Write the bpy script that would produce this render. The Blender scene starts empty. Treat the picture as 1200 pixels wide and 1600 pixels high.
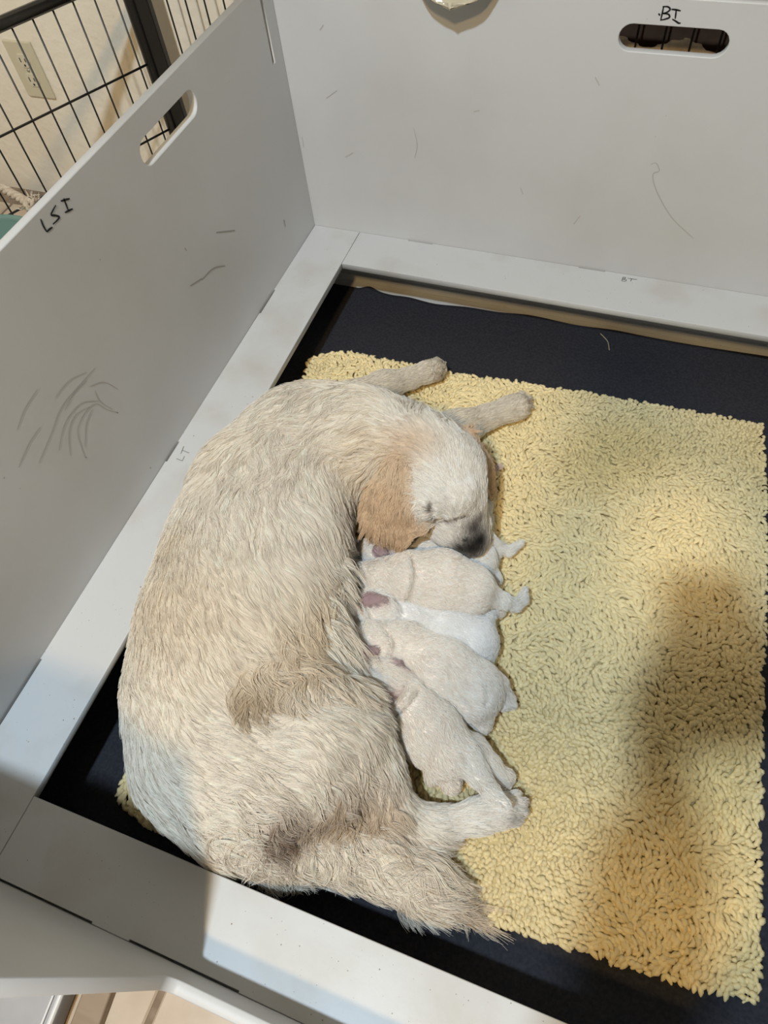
import bpy, bmesh, math, random
import numpy as np
from mathutils import Vector, Matrix, kdtree

# ------------------------------------------------------------------ camera
FPX = 1071.77
CAM = np.array([0.627803, -1.115570, 0.992892])
ROT = np.array([[0.93792967, 0.33763161, -0.07932739],      # camera right
                [0.24637788, -0.80960428, -0.53276528],     # camera down
                [-0.2441022, 0.48015185, -0.84253684]])     # camera forward
scene = bpy.context.scene
COL = scene.collection
cam_data = bpy.data.cameras.new('camera')
cam_data.sensor_fit = 'VERTICAL'; cam_data.sensor_height = 36.0
cam_data.lens = FPX * 36.0 / 1600.0
cam_data.clip_start = 0.01
cam = bpy.data.objects.new('camera', cam_data); COL.objects.link(cam)
X, Y, Z = ROT[0], -ROT[1], -ROT[2]
cam.matrix_world = Matrix(((X[0], Y[0], Z[0], CAM[0]), (X[1], Y[1], Z[1], CAM[1]), (X[2], Y[2], Z[2], CAM[2]), (0, 0, 0, 1)))
scene.camera = cam
# ------------------------------------------------------------------ world, exposure
world = bpy.data.worlds.new('world'); scene.world = world; world.use_nodes = True
world.node_tree.nodes['Background'].inputs[0].default_value = (1.0, 0.84, 0.64, 1)
world.node_tree.nodes['Background'].inputs[1].default_value = 0.035
scene.view_settings.view_transform = 'Standard'; scene.view_settings.look = 'None'
scene.view_settings.gamma = 1.0; scene.view_settings.use_curve_mapping = False
scene.view_settings.exposure = 0.0
LAMPS = [  # ceiling lamps: position, colour, watts, radius
    ((0.34, -1.68, 2.33), (0.72, 0.875, 1.0), 148.0, .045),
    ((0.58, -2.24, 2.33), (1.0, 0.67, 0.29), 92.0, .085),
]
# ------------------------------------------------------------------ helpers
RZ = 0.124          # top of the box's inner rail above the tiles
BW = 1.2316         # box is square inside
PH = 0.560          # panel height above the tiles
PT = 0.0125         # panel thickness
rng = np.random.default_rng(7)
random.seed(7)

def ray(x, y):
    return ROT.T @ np.array([(x - 600) / FPX, (y - 800) / FPX, 1.0])
def at(x, y, z):
    d = ray(x, y); return CAM + d * (z - CAM[2]) / d[2]
def on_x(x, y, X0=0.0):
    d = ray(x, y); return CAM + d * (X0 - CAM[0]) / d[0]
def on_y(x, y, Y0=0.0):
    d = ray(x, y); return CAM + d * (Y0 - CAM[1]) / d[1]
def project(P):
    q = (np.asarray(P) - CAM) @ ROT.T
    return np.stack([600 + FPX * q[..., 0] / q[..., 2], 800 + FPX * q[..., 1] / q[..., 2]], -1), q[..., 2]

def tag(o, label=None, cat=None, group=None, kind=None):
    if label: o['label'] = label
    if cat: o['category'] = cat
    if group: o['group'] = group
    if kind: o['kind'] = kind
    return o
def empty(name, loc=(0, 0, 0), rz=0.0):
    o = bpy.data.objects.new(name, None); COL.objects.link(o)
    o.location = loc; o.rotation_euler = (0, 0, rz); o.empty_display_size = 0.02
    return o
def link(name, me, mat=None, parent=None, smooth=False):
    o = bpy.data.objects.new(name, me); COL.objects.link(o)
    if mat: me.materials.append(mat)
    if smooth: me.polygons.foreach_set('use_smooth', np.ones(len(me.polygons), bool))
    if parent is not None:
        o.parent = parent
        root = parent
        off = Vector((0, 0, 0))
        M = parent_world(parent)
        o.matrix_parent_inverse = M.inverted()
    return o
def parent_world(p):
    M = Matrix.Translation(p.location) @ p.rotation_euler.to_matrix().to_4x4()
    if p.parent is not None:
        M = parent_world(p.parent) @ p.matrix_parent_inverse @ M
    return M
def bm_obj(name, bm, mat=None, parent=None, smooth=False):
    me = bpy.data.meshes.new(name); bm.to_mesh(me); bm.free()
    return link(name, me, mat, parent, smooth)
def bm_box(bm, lo, hi, bevel=0.0, seg=2):
    lo, hi = Vector(lo), Vector(hi)
    r = bmesh.ops.create_cube(bm, size=1.0)
    vs = r['verts']
    for v in vs:
        v.co = Vector([lo[i] + (v.co[i] + 0.5) * (hi[i] - lo[i]) for i in range(3)])
    if bevel > 0:
        es = list({e for v in vs for e in v.link_edges})
        bmesh.ops.bevel(bm, geom=es, offset=bevel, segments=seg, affect='EDGES', profile=0.5)
def box(name, lo, hi, mat, parent=None, bevel=0.0):
    bm = bmesh.new(); bm_box(bm, lo, hi, bevel)
    return bm_obj(name, bm, mat, parent)
def catmull(pts, n=8, closed=False):
    P = [np.asarray(p, float) for p in pts]; out = []
    m = len(P)
    rngi = range(m if closed else m - 1)
    for i in rngi:
        p0 = P[(i - 1) % m] if (closed or i > 0) else 2 * P[0] - P[1]
        p1 = P[i]; p2 = P[(i + 1) % m]
        p3 = P[(i + 2) % m] if (closed or i + 2 < m) else 2 * P[-1] - P[-2]
        for k in range(n):
            t = k / n
            out.append(0.5 * ((2 * p1) + (-p0 + p2) * t + (2 * p0 - 5 * p1 + 4 * p2 - p3) * t * t + (-p0 + 3 * p1 - 3 * p2 + p3) * t ** 3))
    if not closed: out.append(P[-1])
    return np.array(out)
def tube_mesh(bm, pts, rad, sides=8, caps=True):
    pts = [Vector(p) for p in pts]; n = len(pts)
    rads = rad if hasattr(rad, '__len__') else [rad] * n
    rings = []; up = None
    for i, p in enumerate(pts):
        t = (pts[min(i + 1, n - 1)] - pts[max(i - 1, 0)]).normalized()
        if up is None:
            up = t.orthogonal().normalized()
        up = (up - t * up.dot(t)).normalized(); b = t.cross(up)
        rings.append([bm.verts.new(p + (up * math.cos(2 * math.pi * k / sides) + b * math.sin(2 * math.pi * k / sides)) * rads[i]) for k in range(sides)])
    for a, b in zip(rings[:-1], rings[1:]):
        for k in range(sides):
            bm.faces.new((a[k], a[(k + 1) % sides], b[(k + 1) % sides], b[k]))
    if caps:
        bm.faces.new(rings[0][::-1]); bm.faces.new(rings[-1])
def tube(name, pts, rad, mat, parent=None, sides=8):
    bm = bmesh.new(); tube_mesh(bm, pts, rad, sides)
    return bm_obj(name, bm, mat, parent, smooth=True)
def ribbon(bm, pts, nrm, w, lift=0.0004, taper=True):
    pts = np.asarray(pts, float); n = len(pts); nrm = np.asarray(nrm, float)
    L = []; R = []
    for i in range(n):
        t = pts[min(i + 1, n - 1)] - pts[max(i - 1, 0)]; t /= (np.linalg.norm(t) + 1e-9)
        s = np.cross(nrm, t)
        ww = w * (1.0 if not taper else (0.55 + 0.45 * math.sin(math.pi * min(1, max(0, (i + 0.6) / (n + 0.2))))))
        L.append(bm.verts.new(pts[i] + nrm * lift + s * ww / 2)); R.append(bm.verts.new(pts[i] + nrm * lift - s * ww / 2))
    for i in range(n - 1):
        bm.faces.new((R[i], R[i + 1], L[i + 1], L[i]))
def flat_panel(name, outline, holes, T, thick, mat, parent, bevel=0.0012):
    """2D outline (+holes) -> bevelled board; T maps (u, v) to world through a 4x4, local z is the thickness, 0..thick."""
    cu = bpy.data.curves.new(name, 'CURVE'); cu.dimensions = '2D'; cu.fill_mode = 'BOTH'
    for poly in [outline] + holes:
        sp = cu.splines.new('POLY'); sp.points.add(len(poly) - 1)
        for p, q in zip(sp.points, poly): p.co = (q[0], q[1], 0, 1)
        sp.use_cyclic_u = True
    cu.extrude = thick / 2 - bevel; cu.bevel_depth = bevel; cu.bevel_resolution = 1; cu.offset = -bevel
    tmp = bpy.data.objects.new('tmp', cu)
    COL.objects.link(tmp)
    dg = bpy.context.evaluated_depsgraph_get()
    me = bpy.data.meshes.new_from_object(tmp.evaluated_get(dg))
    bpy.data.objects.remove(tmp); bpy.data.curves.remove(cu)
    me.transform(Matrix.Translation((0, 0, thick / 2))); me.transform(T)
    me.name = name; me.materials.clear()
    return link(name, me, mat, parent)
def stadium(cx, cy, w, h, n=10):
    r = h / 2; out = []
    for k in range(n + 1):
        a = -math.pi / 2 + math.pi * k / n; out.append((cx + w / 2 - r + r * math.cos(a), cy + r * math.sin(a)))
    for k in range(n + 1):
        a = math.pi / 2 + math.pi * k / n; out.append((cx - w / 2 + r + r * math.cos(a), cy + r * math.sin(a)))
    return out

# ------------------------------------------------------------------ materials
def nodes(m): return m.node_tree.nodes, m.node_tree.links
def mat(name, col, rough=0.6, spec=0.3, **kw):
    m = bpy.data.materials.new(name); m.use_nodes = True
    b = m.node_tree.nodes['Principled BSDF']
    b.inputs['Base Color'].default_value = (*col, 1); b.inputs['Roughness'].default_value = rough
    b.inputs['Specular IOR Level'].default_value = spec
    for k, v in kw.items(): b.inputs[k.replace('_', ' ')].default_value = v
    return m
def noisy(name, c1, c2, scale=8.0, rough=0.6, detail=6.0, bump=0.0, bscale=60.0, lo=0.4, hi=0.65, spec=0.3, specks=None, stretch=(1, 1, 1), bdist=0.002):
    m = mat(name, c1, rough, spec); N, L = nodes(m); b = N['Principled BSDF']
    tc = N.new('ShaderNodeTexCoord'); mp = N.new('ShaderNodeMapping'); mp.inputs['Scale'].default_value = stretch
    L.new(tc.outputs['Object'], mp.inputs['Vector'])
    t = N.new('ShaderNodeTexNoise'); t.inputs['Scale'].default_value = scale; t.inputs['Detail'].default_value = detail
    L.new(mp.outputs[0], t.inputs['Vector'])
    r = N.new('ShaderNodeValToRGB'); r.color_ramp.elements[0].position = lo; r.color_ramp.elements[1].position = hi
    r.color_ramp.elements[0].color = (*c1, 1); r.color_ramp.elements[1].color = (*c2, 1)
    L.new(t.outputs['Fac'], r.inputs['Fac']); out = r.outputs['Color']
    if specks:
        for (sc, th, colr) in specks:
            v = N.new('ShaderNodeTexVoronoi'); v.inputs['Scale'].default_value = sc; L.new(mp.outputs[0], v.inputs['Vector'])
            n2 = N.new('ShaderNodeTexNoise'); n2.inputs['Scale'].default_value = sc * .23; L.new(mp.outputs[0], n2.inputs['Vector'])
            ad = N.new('ShaderNodeMath'); ad.operation = 'MULTIPLY'; L.new(v.outputs['Distance'], ad.inputs[0])
            sm = N.new('ShaderNodeMapRange'); sm.inputs['From Min'].default_value = .35; sm.inputs['From Max'].default_value = .75
            sm.inputs['To Min'].default_value = 4.0; sm.inputs['To Max'].default_value = 1.0
            L.new(n2.outputs['Fac'], sm.inputs['Value']); L.new(sm.outputs[0], ad.inputs[1])
            lt = N.new('ShaderNodeMath'); lt.operation = 'LESS_THAN'; lt.inputs[1].default_value = th
            L.new(ad.outputs[0], lt.inputs[0])
            mx = N.new('ShaderNodeMix'); mx.data_type = 'RGBA'; L.new(lt.outputs[0], mx.inputs['Factor'])
            L.new(out, mx.inputs[6]); mx.inputs[7].default_value = (*colr, 1); out = mx.outputs[2]
    L.new(out, b.inputs['Base Color'])
    if bump > 0:
        t2 = N.new('ShaderNodeTexNoise'); t2.inputs['Scale'].default_value = bscale; t2.inputs['Detail'].default_value = 4
        L.new(tc.outputs['Object'], t2.inputs['Vector'])
        bp = N.new('ShaderNodeBump'); bp.inputs['Strength'].default_value = bump; bp.inputs['Distance'].default_value = bdist
        L.new(t2.outputs['Fac'], bp.inputs['Height']); L.new(bp.outputs[0], b.inputs['Normal'])
    return m
def attr_mat(name, rough=0.75, spec=0.15, sheen=0.0, transl=0.0, bump=0.0, bscale=300):
    m = mat(name, (.8, .8, .8), rough, spec); N, L = nodes(m); b = N['Principled BSDF']
    a = N.new('ShaderNodeAttribute'); a.attribute_name = 'tint'
    L.new(a.outputs['Color'], b.inputs['Base Color'])
    if transl > 0:
        tr = N.new('ShaderNodeBsdfTranslucent'); L.new(a.outputs['Color'], tr.inputs['Color'])
        mx = N.new('ShaderNodeMixShader'); mx.inputs[0].default_value = transl
        out = N['Material Output']; L.new(b.outputs[0], mx.inputs[1]); L.new(tr.outputs[0], mx.inputs[2]); L.new(mx.outputs[0], out.inputs['Surface'])
    if bump > 0:
        t2 = N.new('ShaderNodeTexNoise'); t2.inputs['Scale'].default_value = bscale
        bp = N.new('ShaderNodeBump'); bp.inputs['Strength'].default_value = bump; bp.inputs['Distance'].default_value = .001
        L.new(t2.outputs['Fac'], bp.inputs['Height']); L.new(bp.outputs[0], b.inputs['Normal'])
    return m
M = {}
M['paint'] = noisy('white_painted_board', (.62, .63, .645), (.535, .53, .52), 3.2, .42, 7, .12, 220, .42, .8, .4,
                   specks=[(40, .045, (.34, .31, .27)), (15, .016, (.14, .11, .09))], bdist=.0006)
M['rail'] = noisy('white_painted_rail', (.62, .63, .64), (.50, .47, .42), 9, .42, 9, .15, 200, .5, .85, .4,
                  specks=[(70, .12, (.28, .23, .18)), (140, .14, (.33, .29, .24)), (24, .030, (.10, .08, .06))], bdist=.0006)
M['ink'] = mat('black_marker_ink', (.012, .012, .014), .5)
M['pencil'] = mat('grey_pencil_line', (.16, .16, .16), .6)
M['scuff'] = mat('brown_scuff', (.47, .44, .42), .6)
M['scuff_dark'] = mat('dark_scuff', (.36, .345, .33), .6)
M['mat'] = noisy('charcoal_fabric', (.030, .031, .039), (.044, .045, .054), 220, .95, 3, .5, 900, .35, .7, .1)
M['mat_edge'] = noisy('charcoal_fabric_hem', (.020, .021, .028), (.028, .029, .036), 220, .95, 3, .5, 900, .35, .7, .1)
M['tuft'] = attr_mat('yellow_fleece', .85, .08, bump=.5, bscale=700)
M['backing'] = noisy('yellow_fleece_backing', (.60, .50, .26), (.66, .56, .32), 60, .95, 4)
M['dogskin'] = attr_mat('dog_coat_base', .8, .1)
M['fur'] = attr_mat('dog_fur', .5, .2, transl=.2)
M['pupskin'] = attr_mat('puppy_coat_base', .7, .2, bump=.2, bscale=260)
M['pupfur'] = attr_mat('puppy_fur', .5, .25, transl=.08)
M['plaster'] = noisy('cream_plaster', (.86, .80, .68), (.79, .72, .60), 5, .85, 5, .6, 45, .4, .65, .2, bdist=.004)
M['ceil'] = mat('white_ceiling_paint', (.75, .73, .68), .9)
M['trim'] = mat('white_trim', (.66, .63, .57), .5)
M['tile'] = noisy('beige_floor_tile', (.52, .41, .30), (.63, .53, .42), 14, .4, 6, .15, 60, .35, .7, .4, specks=[(120, .05, (.28, .18, .11))])
M['grout'] = noisy('brown_grout', (.23, .17, .12), (.30, .23, .17), 60, .9)
M['black_wire'] = mat('black_enamel_wire', (.012, .012, .012), .35, .5)
M['black_frame'] = mat('black_plastic_frame', (.014, .013, .012), .32, .5)
M['ivory'] = mat('ivory_plastic', (.62, .57, .42), .35, .5)
M['socket'] = mat('ivory_socket', (.66, .61, .47), .35, .5)
M['hole'] = mat('socket_hole', (.02, .018, .015), .6)
M['screw'] = mat('screw_metal', (.5, .48, .42), .35, .5, Metallic=.8)
M['teal'] = noisy('teal_plastic', (.15, .25, .215), (.19, .30, .26), 9, .35, 3, 0, 60, .4, .6, .5)
M['rope'] = noisy('cream_cotton_rope', (.62, .54, .43), (.50, .40, .30), 90, .9, 4, .4, 500)
M['brown'] = noisy('dark_slot_backing', (.055, .030, .018), (.075, .042, .026), 40, .95)
M['vinyl'] = mat('cream_vinyl', (.55, .50, .38), .22, .6)
M['blanket'] = noisy('cream_blanket', (.62, .55, .45), (.5, .43, .34), 50, .95, 4, .4, 300)
M['greyplastic'] = noisy('light_grey_plastic', (.42, .42, .44), (.36, .36, .37), 20, .4, 5, 0, 60, .4, .7, .4, specks=[(60, .05, (.15, .12, .1))])
M['whiterim'] = mat('white_plastic_rim', (.72, .72, .72), .35, .5)
M['tanboard'] = noisy('tan_wood', (.30, .22, .15), (.38, .29, .21), 6, .5, 6, 0, 60, .35, .7, .3, stretch=(1, 9, 1))
M['straw'] = mat('straw', (.45, .38, .26), .7)

# ------------------------------------------------------------------ room
def struct(o): o['kind'] = 'structure'; return o
WY = 0.125     # back wall plane
floor = struct(box('floor', (-1.4, -3.0, -0.05), (2.3, WY, -0.004), M['grout']))
TS = 0.3048; G = 0.009
g0 = at(243, 1570, 0.0)
bm = bmesh.new(); bm_box(bm, (0, 0, -0.012), (TS - G, TS - G, 0.0), 0.0025, 1)
tile_me = bpy.data.meshes.new('tile'); bm.to_mesh(tile_me); bm.free(); tile_me.materials.append(M['tile'])
ox = g0[0] + G / 2 - 8 * TS; oy = -2.98
for i in range(14):
    for j in range(10):
        x = ox + i * TS; y = oy + j * TS
        if x < -1.4 or x + TS > 2.3 or y + TS > WY + .16: continue
        o = bpy.data.objects.new('tile', tile_me); COL.objects.link(o); o.location = (x, y, 0)
        if y + TS > WY: o.scale.y = max(.05, (WY - .002 - y) / TS)
        o.parent = floor
struct(box('wall_back', (-1.4, WY, -0.05), (2.3, WY + .1, 2.44), M['plaster']))
struct(box('wall_left', (-1.5, -3.0, -0.05), (-1.4, WY + .1, 2.44), M['plaster']))
struct(box('ceiling', (-1.5, -3.0, 2.44), (2.3, WY + .1, 2.50), M['ceil']))
struct(box('baseboard_left', (-1.4, -3.0, 0), (-1.388, WY - .012, .085), M['trim'], bevel=.003))

def ceiling_lamp(i, pos, colr, watts, radius, label):
    t = empty('ceiling_lamp', (pos[0], pos[1], 2.44))
    tag(t, label, 'ceiling lamp')
    bm = bmesh.new()
    prof = [(.085, 0), (.085, -.02), (.07, -.035), (.055, -.035), (.05, -.012), (.0, -.012)]
    n = 28; rings = []
    for r, z in prof:
        rings.append([bm.verts.new((pos[0] + r * math.cos(2 * math.pi * k / n), pos[1] + r * math.sin(2 * math.pi * k / n), 2.44 + z)) for k in range(n)] if r > 0 else None)
    for a, b in zip(rings[:-1], rings[1:]):
        if b is None:
            c = bm.verts.new((pos[0], pos[1], 2.44 - .012))
            for k in range(n): bm.faces.new((a[k], a[(k + 1) % n], c))
        else:
            for k in range(n): bm.faces.new((a[k], a[(k + 1) % n], b[(k + 1) % n], b[k]))
    bm_obj('lamp_housing', bm, M['whiterim'], t, True)
    ld = bpy.data.lights.new('lamp_light', 'SPOT'); ld.spot_size = math.radians(160); ld.spot_blend = .35; ld.energy = watts; ld.color = colr; ld.shadow_soft_size = radius
    lo = bpy.data.objects.new('lamp_light', ld); COL.objects.link(lo); lo.location = pos
ceiling_lamp(0, *LAMPS[0], 'round ceiling lamp with cool white light, above the box entry')
ceiling_lamp(1, *LAMPS[1], 'round ceiling lamp with warm light, farther out from the box')

# ------------------------------------------------------------------ whelping box
wb = empty('whelping_box', (BW / 2, -BW / 2, 0))
tag(wb, 'white painted board whelping box with inner rail and low entry', 'whelping box')
# local frames: u along board, v up, thickness outwards
T_left = Matrix(((0, 0, -1, 0), (1, 0, 0, 0), (0, 1, 0, 0), (0, 0, 0, 1)))          # u = y, v = z, thick -> -x
T_back = Matrix(((1, 0, 0, 0), (0, 0, 1, 0), (0, 1, 0, 0), (0, 0, 0, 1)))           # u = x, thick -> +y
T_front = Matrix(((1, 0, 0, 0), (0, 0, -1, -BW), (0, 1, 0, 0), (0, 0, 0, 1)))       # thick -> -y
T_right = Matrix(((0, 0, 1, BW), (1, 0, 0, 0), (0, 1, 0, 0), (0, 0, 0, 1)))
def rect(a, b, c, d): return [(a, b), (c, b), (c, d), (a, d)]
sl = on_x(262, 195); y_s = -0.3445
v0 = on_x(412, 0); v1 = on_x(429, 101)
p_left = flat_panel('side_panel', rect(-BW - PT, 0, -0.0005, PH),
                    [stadium(y_s, RZ + .3865, .150, .034), rect(-.0395, .4485, -.0310, PH - .010)], T_left, PT, M['paint'], wb)
p_back = flat_panel('back_panel', rect(-PT, 0, BW + PT, PH), [stadium(.610, RZ + .386, .146, .034)], T_back, PT, M['paint'], wb)
p_right = flat_panel('side_panel', rect(-BW - PT, 0, -0.0005, PH), [stadium(-BW + .3445, RZ + .3865, .150, .034)], T_right, PT, M['paint'], wb)
EL, ER, EZ = .3785, BW - .3785, RZ + .0755
def fil(cx, cy, r, a0, a1, n=6): return [(cx + r * math.cos(math.radians(a0 + (a1 - a0) * k / n)), cy + r * math.sin(math.radians(a0 + (a1 - a0) * k / n))) for k in range(n + 1)]
fo = [(0.0005, 0), (BW - .0005, 0), (BW - .0005, PH), (ER + .028, PH)] + fil(ER - .014, EZ + .014, .014, 0, -90) + fil(EL + .014, EZ + .014, .014, -90, -180) + [(EL - .028, PH), (0.0005, PH)]
p_front = flat_panel('entry_panel', fo, [], T_front, PT, M['paint'], wb)
# slim edge banding proud of the entry cut, as the photo shows a doubled edge
# rails with shallow notches along the panel seam
RT = .0125
def rail(name, x0, x1, y0, y1, notch_side, notches, parent=wb):
    pts = []
    if notch_side == 'back':      # notches along y1
        pts = [(x0, y0), (x1, y0), (x1, y1)]
        for a, b in sorted(notches, reverse=True): pts += [(b, y1), (b, y1 - .0028), (a, y1 - .0028), (a, y1)]
        pts += [(x0, y1)]
    elif notch_side == 'front':
        pts = [(x0, y0)]
        for a, b in sorted(notches): pts += [(a, y0), (a, y0 + .0022), (b, y0 + .0022), (b, y0)]
        pts += [(x1, y0), (x1, y1), (x0, y1)]
    else:                         # along x0
        pts = [(x0, y0), (x1, y0), (x1, y1), (x0, y1)]
        for a, b in sorted(notches, reverse=True): pts += [(x0, b), (x0 + .0028, b), (x0 + .0028, a), (x0, a)]
    T = Matrix.Translation((0, 0, RZ - RT))
    return flat_panel(name, pts, [], T, RT, M['rail'], parent, .0009)
e = .0004
def xy(px, py): return at(px, py, RZ)
lr = rail('rail', e, .100, -BW + e, -e, 'left', [(xy(414, 478)[1] - .02, xy(428, 452)[1]), (xy(258, 720)[1], xy(280, 690)[1]), (-1.12, -.985)])
bk = rail('rail', .1005, BW - .1005, -.101, -e, 'back', [(xy(639.6, 373)[0], xy(677, 378)[0]), (xy(906, 415)[0], xy(946, 421)[0])])
fr = rail('rail', .1005, BW - .1005, -BW + e, -BW + .0927, 'front', [(.11, xy(142, 1444)[0]), (xy(200, 1473)[0], xy(372, 1552)[0]), (.62, .75)])
rr = rail('rail', BW - .100, BW - e, -BW + e, -e, 'none', [])
box('base_board', (.001, -BW + .001, .0003), (BW - .001, -.0075, .0028), M['rail'], wb, .0004)
box('base_strip', (.001, -.007, .0005), (BW - .001, -.0002, .018), M['rail'], wb, .001)
# marker lettering
def stroke_obj(name, strokes, fn, nrm, w, m, parent, smooth=5, single=False):
    bm = bmesh.new()
    for s in strokes:
        pts = np.array([fn(*q) for q in s])
        if len(pts) > 2: pts = catmull(pts, smooth)
        ribbon(bm, pts, nrm, w, .0005)
        if single:
            bm_obj(name, bm, m, parent); bm = bmesh.new()
    if not single: return bm_obj(name, bm, m, parent)
Z8 = lambda L: [[(x / 8.571, 240 + y / 8.571) for x, y in s] for s in L]
LSI = Z8([[(540, 875), (575, 965), (622, 1048)], [(622, 1048), (660, 1012), (700, 985)], [(745, 690), (705, 760), (682, 820), (740, 828), (790, 848), (760, 895), (705, 945)],
          [(810, 637), (870, 618), (930, 602)], [(850, 597), (880, 680), (912, 765)], [(865, 790), (915, 765), (970, 738)]])
stroke_obj('marker_lettering', LSI, lambda x, y: on_x(x, y, 0), (1, 0, 0), .0024, M['ink'], p_left)
Z4 = lambda L: [[(950 + x / 4.8, y / 4.8) for x, y in s] for s in L]
BI = Z4([[(380, 100), (390, 115)], [(418, 45), (408, 95), (395, 152)], [(410, 48), (450, 50), (466, 70), (440, 92), (408, 100)], [(408, 100), (452, 105), (462, 128), (430, 142), (392, 150)],
         [(475, 68), (510, 72), (546, 80)], [(512, 72), (508, 110), (504, 140)], [(482, 142), (512, 160), (530, 172), (546, 172)]])
stroke_obj('marker_lettering', BI, lambda x, y: on_y(x, y, 0), (0, -1, 0), .0022, M['ink'], p_back)
Z6 = lambda L: [[(900 + x / 4, 380 + y / 4) for x, y in s] for s in L]
BT = Z6([[(294, 214), (286, 236)], [(290, 215), (306, 214), (306, 222), (292, 226)], [(292, 226), (314, 230), (308, 238), (286, 237)], [(322, 220), (350, 224), (382, 228)], [(348, 224), (340, 239)]])
stroke_obj('marker_lettering', BT, lambda x, y: at(x, y, RZ), (0, 0, 1), .0011, M['ink'], bk)
LT = [[(287.3, 697.5), (282.7, 709.2)], [(285, 703.9), (295.8, 708)], [(275.7, 716.8), (285, 720.3)], [(285, 720.3), (288.5, 712.7)]]
stroke_obj('marker_lettering', LT, lambda x, y: at(x, y, RZ), (0, 0, 1), .0011, M['pencil'], lr)
# scuffs on the side panel
scz = lambda L: [[(x / 2.222, 280 + y / 2.222) for x, y in s] for s in L]
SC = scz([[(60, 870), (85, 800), (130, 730)], [(135, 985), (180, 880), (215, 790), (290, 700), (330, 655)], [(65, 1000), (100, 920), (140, 860)],
          [(295, 965), (270, 880), (290, 820), (330, 780), (370, 800), (408, 810)], [(245, 960), (240, 880), (262, 820), (310, 790)],
          [(205, 940), (225, 850), (280, 780), (340, 770)], [(296, 930), (300, 850), (320, 800)], [(330, 735), (345, 770), (390, 800)],
          [(190, 760), (240, 700), (300, 670)], [(310, 720), (360, 705), (410, 730)], [(225, 800), (260, 740), (300, 700)]])
stroke_obj('scuff_mark', SC, lambda x, y: on_x(x, y, 0), (1, 0, 0), .0012, M['scuff'], p_left, single=True)
SD = scz([[(700, 350), (740, 310), (780, 300)], [(660, 370), (700, 345)], [(750, 185), (815, 178)], [(405, 810), (409, 811)], [(296, 964), (299, 968)], [(985, 140), (990, 165)], [(640, 238), (647, 248)], [(345, 278), (348, 281)], [(12, 1036), (15, 1038)], [(520, 1000), (523, 1004)]])
stroke_obj('scuff_mark', SD, lambda x, y: on_x(x, y, 0), (1, 0, 0), .002, M['scuff_dark'], p_left, single=True)
sb = lambda L: [[(400 + x / 1.5, y / 1.5) for x, y in s] for s in L]
SB = sb([[(925, 385), (938, 382), (945, 400), (930, 410), (940, 450), (975, 510), (1025, 558)], [(370, 300), (378, 340), (372, 370)], [(165, 230), (190, 212)], [(510, 262), (524, 258)], [(620, 440), (626, 455)],
         [(745, 525), (760, 505)], [(210, 368), (228, 358)], [(108, 320), (112, 345)], [(150, 70), (158, 58)], [(795, 180), (805, 200)]])
stroke_obj('scuff_mark', SB, lambda x, y: on_y(x, y, 0), (0, -1, 0), .0013, M['scuff'], p_back, single=True)

# ------------------------------------------------------------------ floor mat
mat_t = 0.008
def wav(t, s): return .0035 * math.sin(t * 21 + s) + .0025 * math.sin(t * 47 + 2 * s)
edge_px = [(548, 447), (562, 449), (578, 447), (594, 455), (612, 460), (640, 464), (680, 474), (730, 479), (780, 487), (830, 492), (900, 507), (960, 515), (1020, 527), (1100, 541), (1200, 556)]
edge_w = [at(x, y, mat_t) for x, y in edge_px]
outl = [(.004, edge_w[0][1] - .001)] + [(p[0], p[1]) for p in catmull([(q[0], q[1], 0) for q in edge_w], 5)]
ylast = outl[-1][1]
for k in range(1, 12):
    x = outl[-1][0] + .026
    if x > BW - .01: break
    outl.append((x, ylast + wav(x, 3)))
outl += [(BW - .006, ylast), (BW - .006, -BW + .006), (.004, -BW + .006)]
floor_mat = flat_panel('floor_mat', outl, [], Matrix.Translation((0, 0, .003)), mat_t - .003, M['mat'], None, .0018)
tag(floor_mat, 'charcoal fabric mat with a wavy edge covering the box floor', 'mat')
hem = [(p[0] + .0, p[1] - .006, mat_t + .0002) for p in catmull([(q[0], q[1], 0) for q in edge_w], 5)]
bm = bmesh.new(); tube_mesh(bm, hem, .0013, 5); bm_obj('hem_seam', bm, M['mat_edge'], floor_mat, True)

# ------------------------------------------------------------------ fleece rug
ZR = mat_t + .022   # pile top, roughly
rug_px = [(482, 560), (500, 551), (550, 549), (585, 556), (640, 566), (700, 580), (770, 590), (840, 600), (930, 611), (1030, 628), (1120, 644), (1196, 657)]
rug = [at(x, y, ZR)[:2] for x, y in rug_px]
right_px = [(1199, 760), (1202, 900), (1196, 1060), (1192, 1200), (1190, 1350), (1194, 1480), (1190, 1566)]
rug += [at(x, y, ZR)[:2] for x, y in right_px]
bot_px = [(1150, 1560), (1090, 1545), (1010, 1520), (930, 1492), (860, 1474), (780, 1447), (700, 1425), (640, 1398), (560, 1375), (470, 1352), (380, 1330), (305, 1316), (256, 1300), (222, 1286), (194, 1262), (182, 1234), (198, 1204)]
rug += [at(x, y, ZR)[:2] for x, y in bot_px]
rug += [np.array(q) for q in [(.15, -1.0), (.135, -.8), (.12, -.6), (.105, -.42)]]
rug = np.array(rug)
def inside(P, poly):
    x, y = P[:, 0], P[:, 1]; c = np.zeros(len(P), bool); n = len(poly); j = n - 1
    for i in range(n):
        xi, yi = poly[i]; xj, yj = poly[j]
        m = ((yi > y) != (yj > y)) & (x < (xj - xi) * (y - yi) / (yj - yi + 1e-12) + xi)
        c ^= m; j = i
    return c
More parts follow.
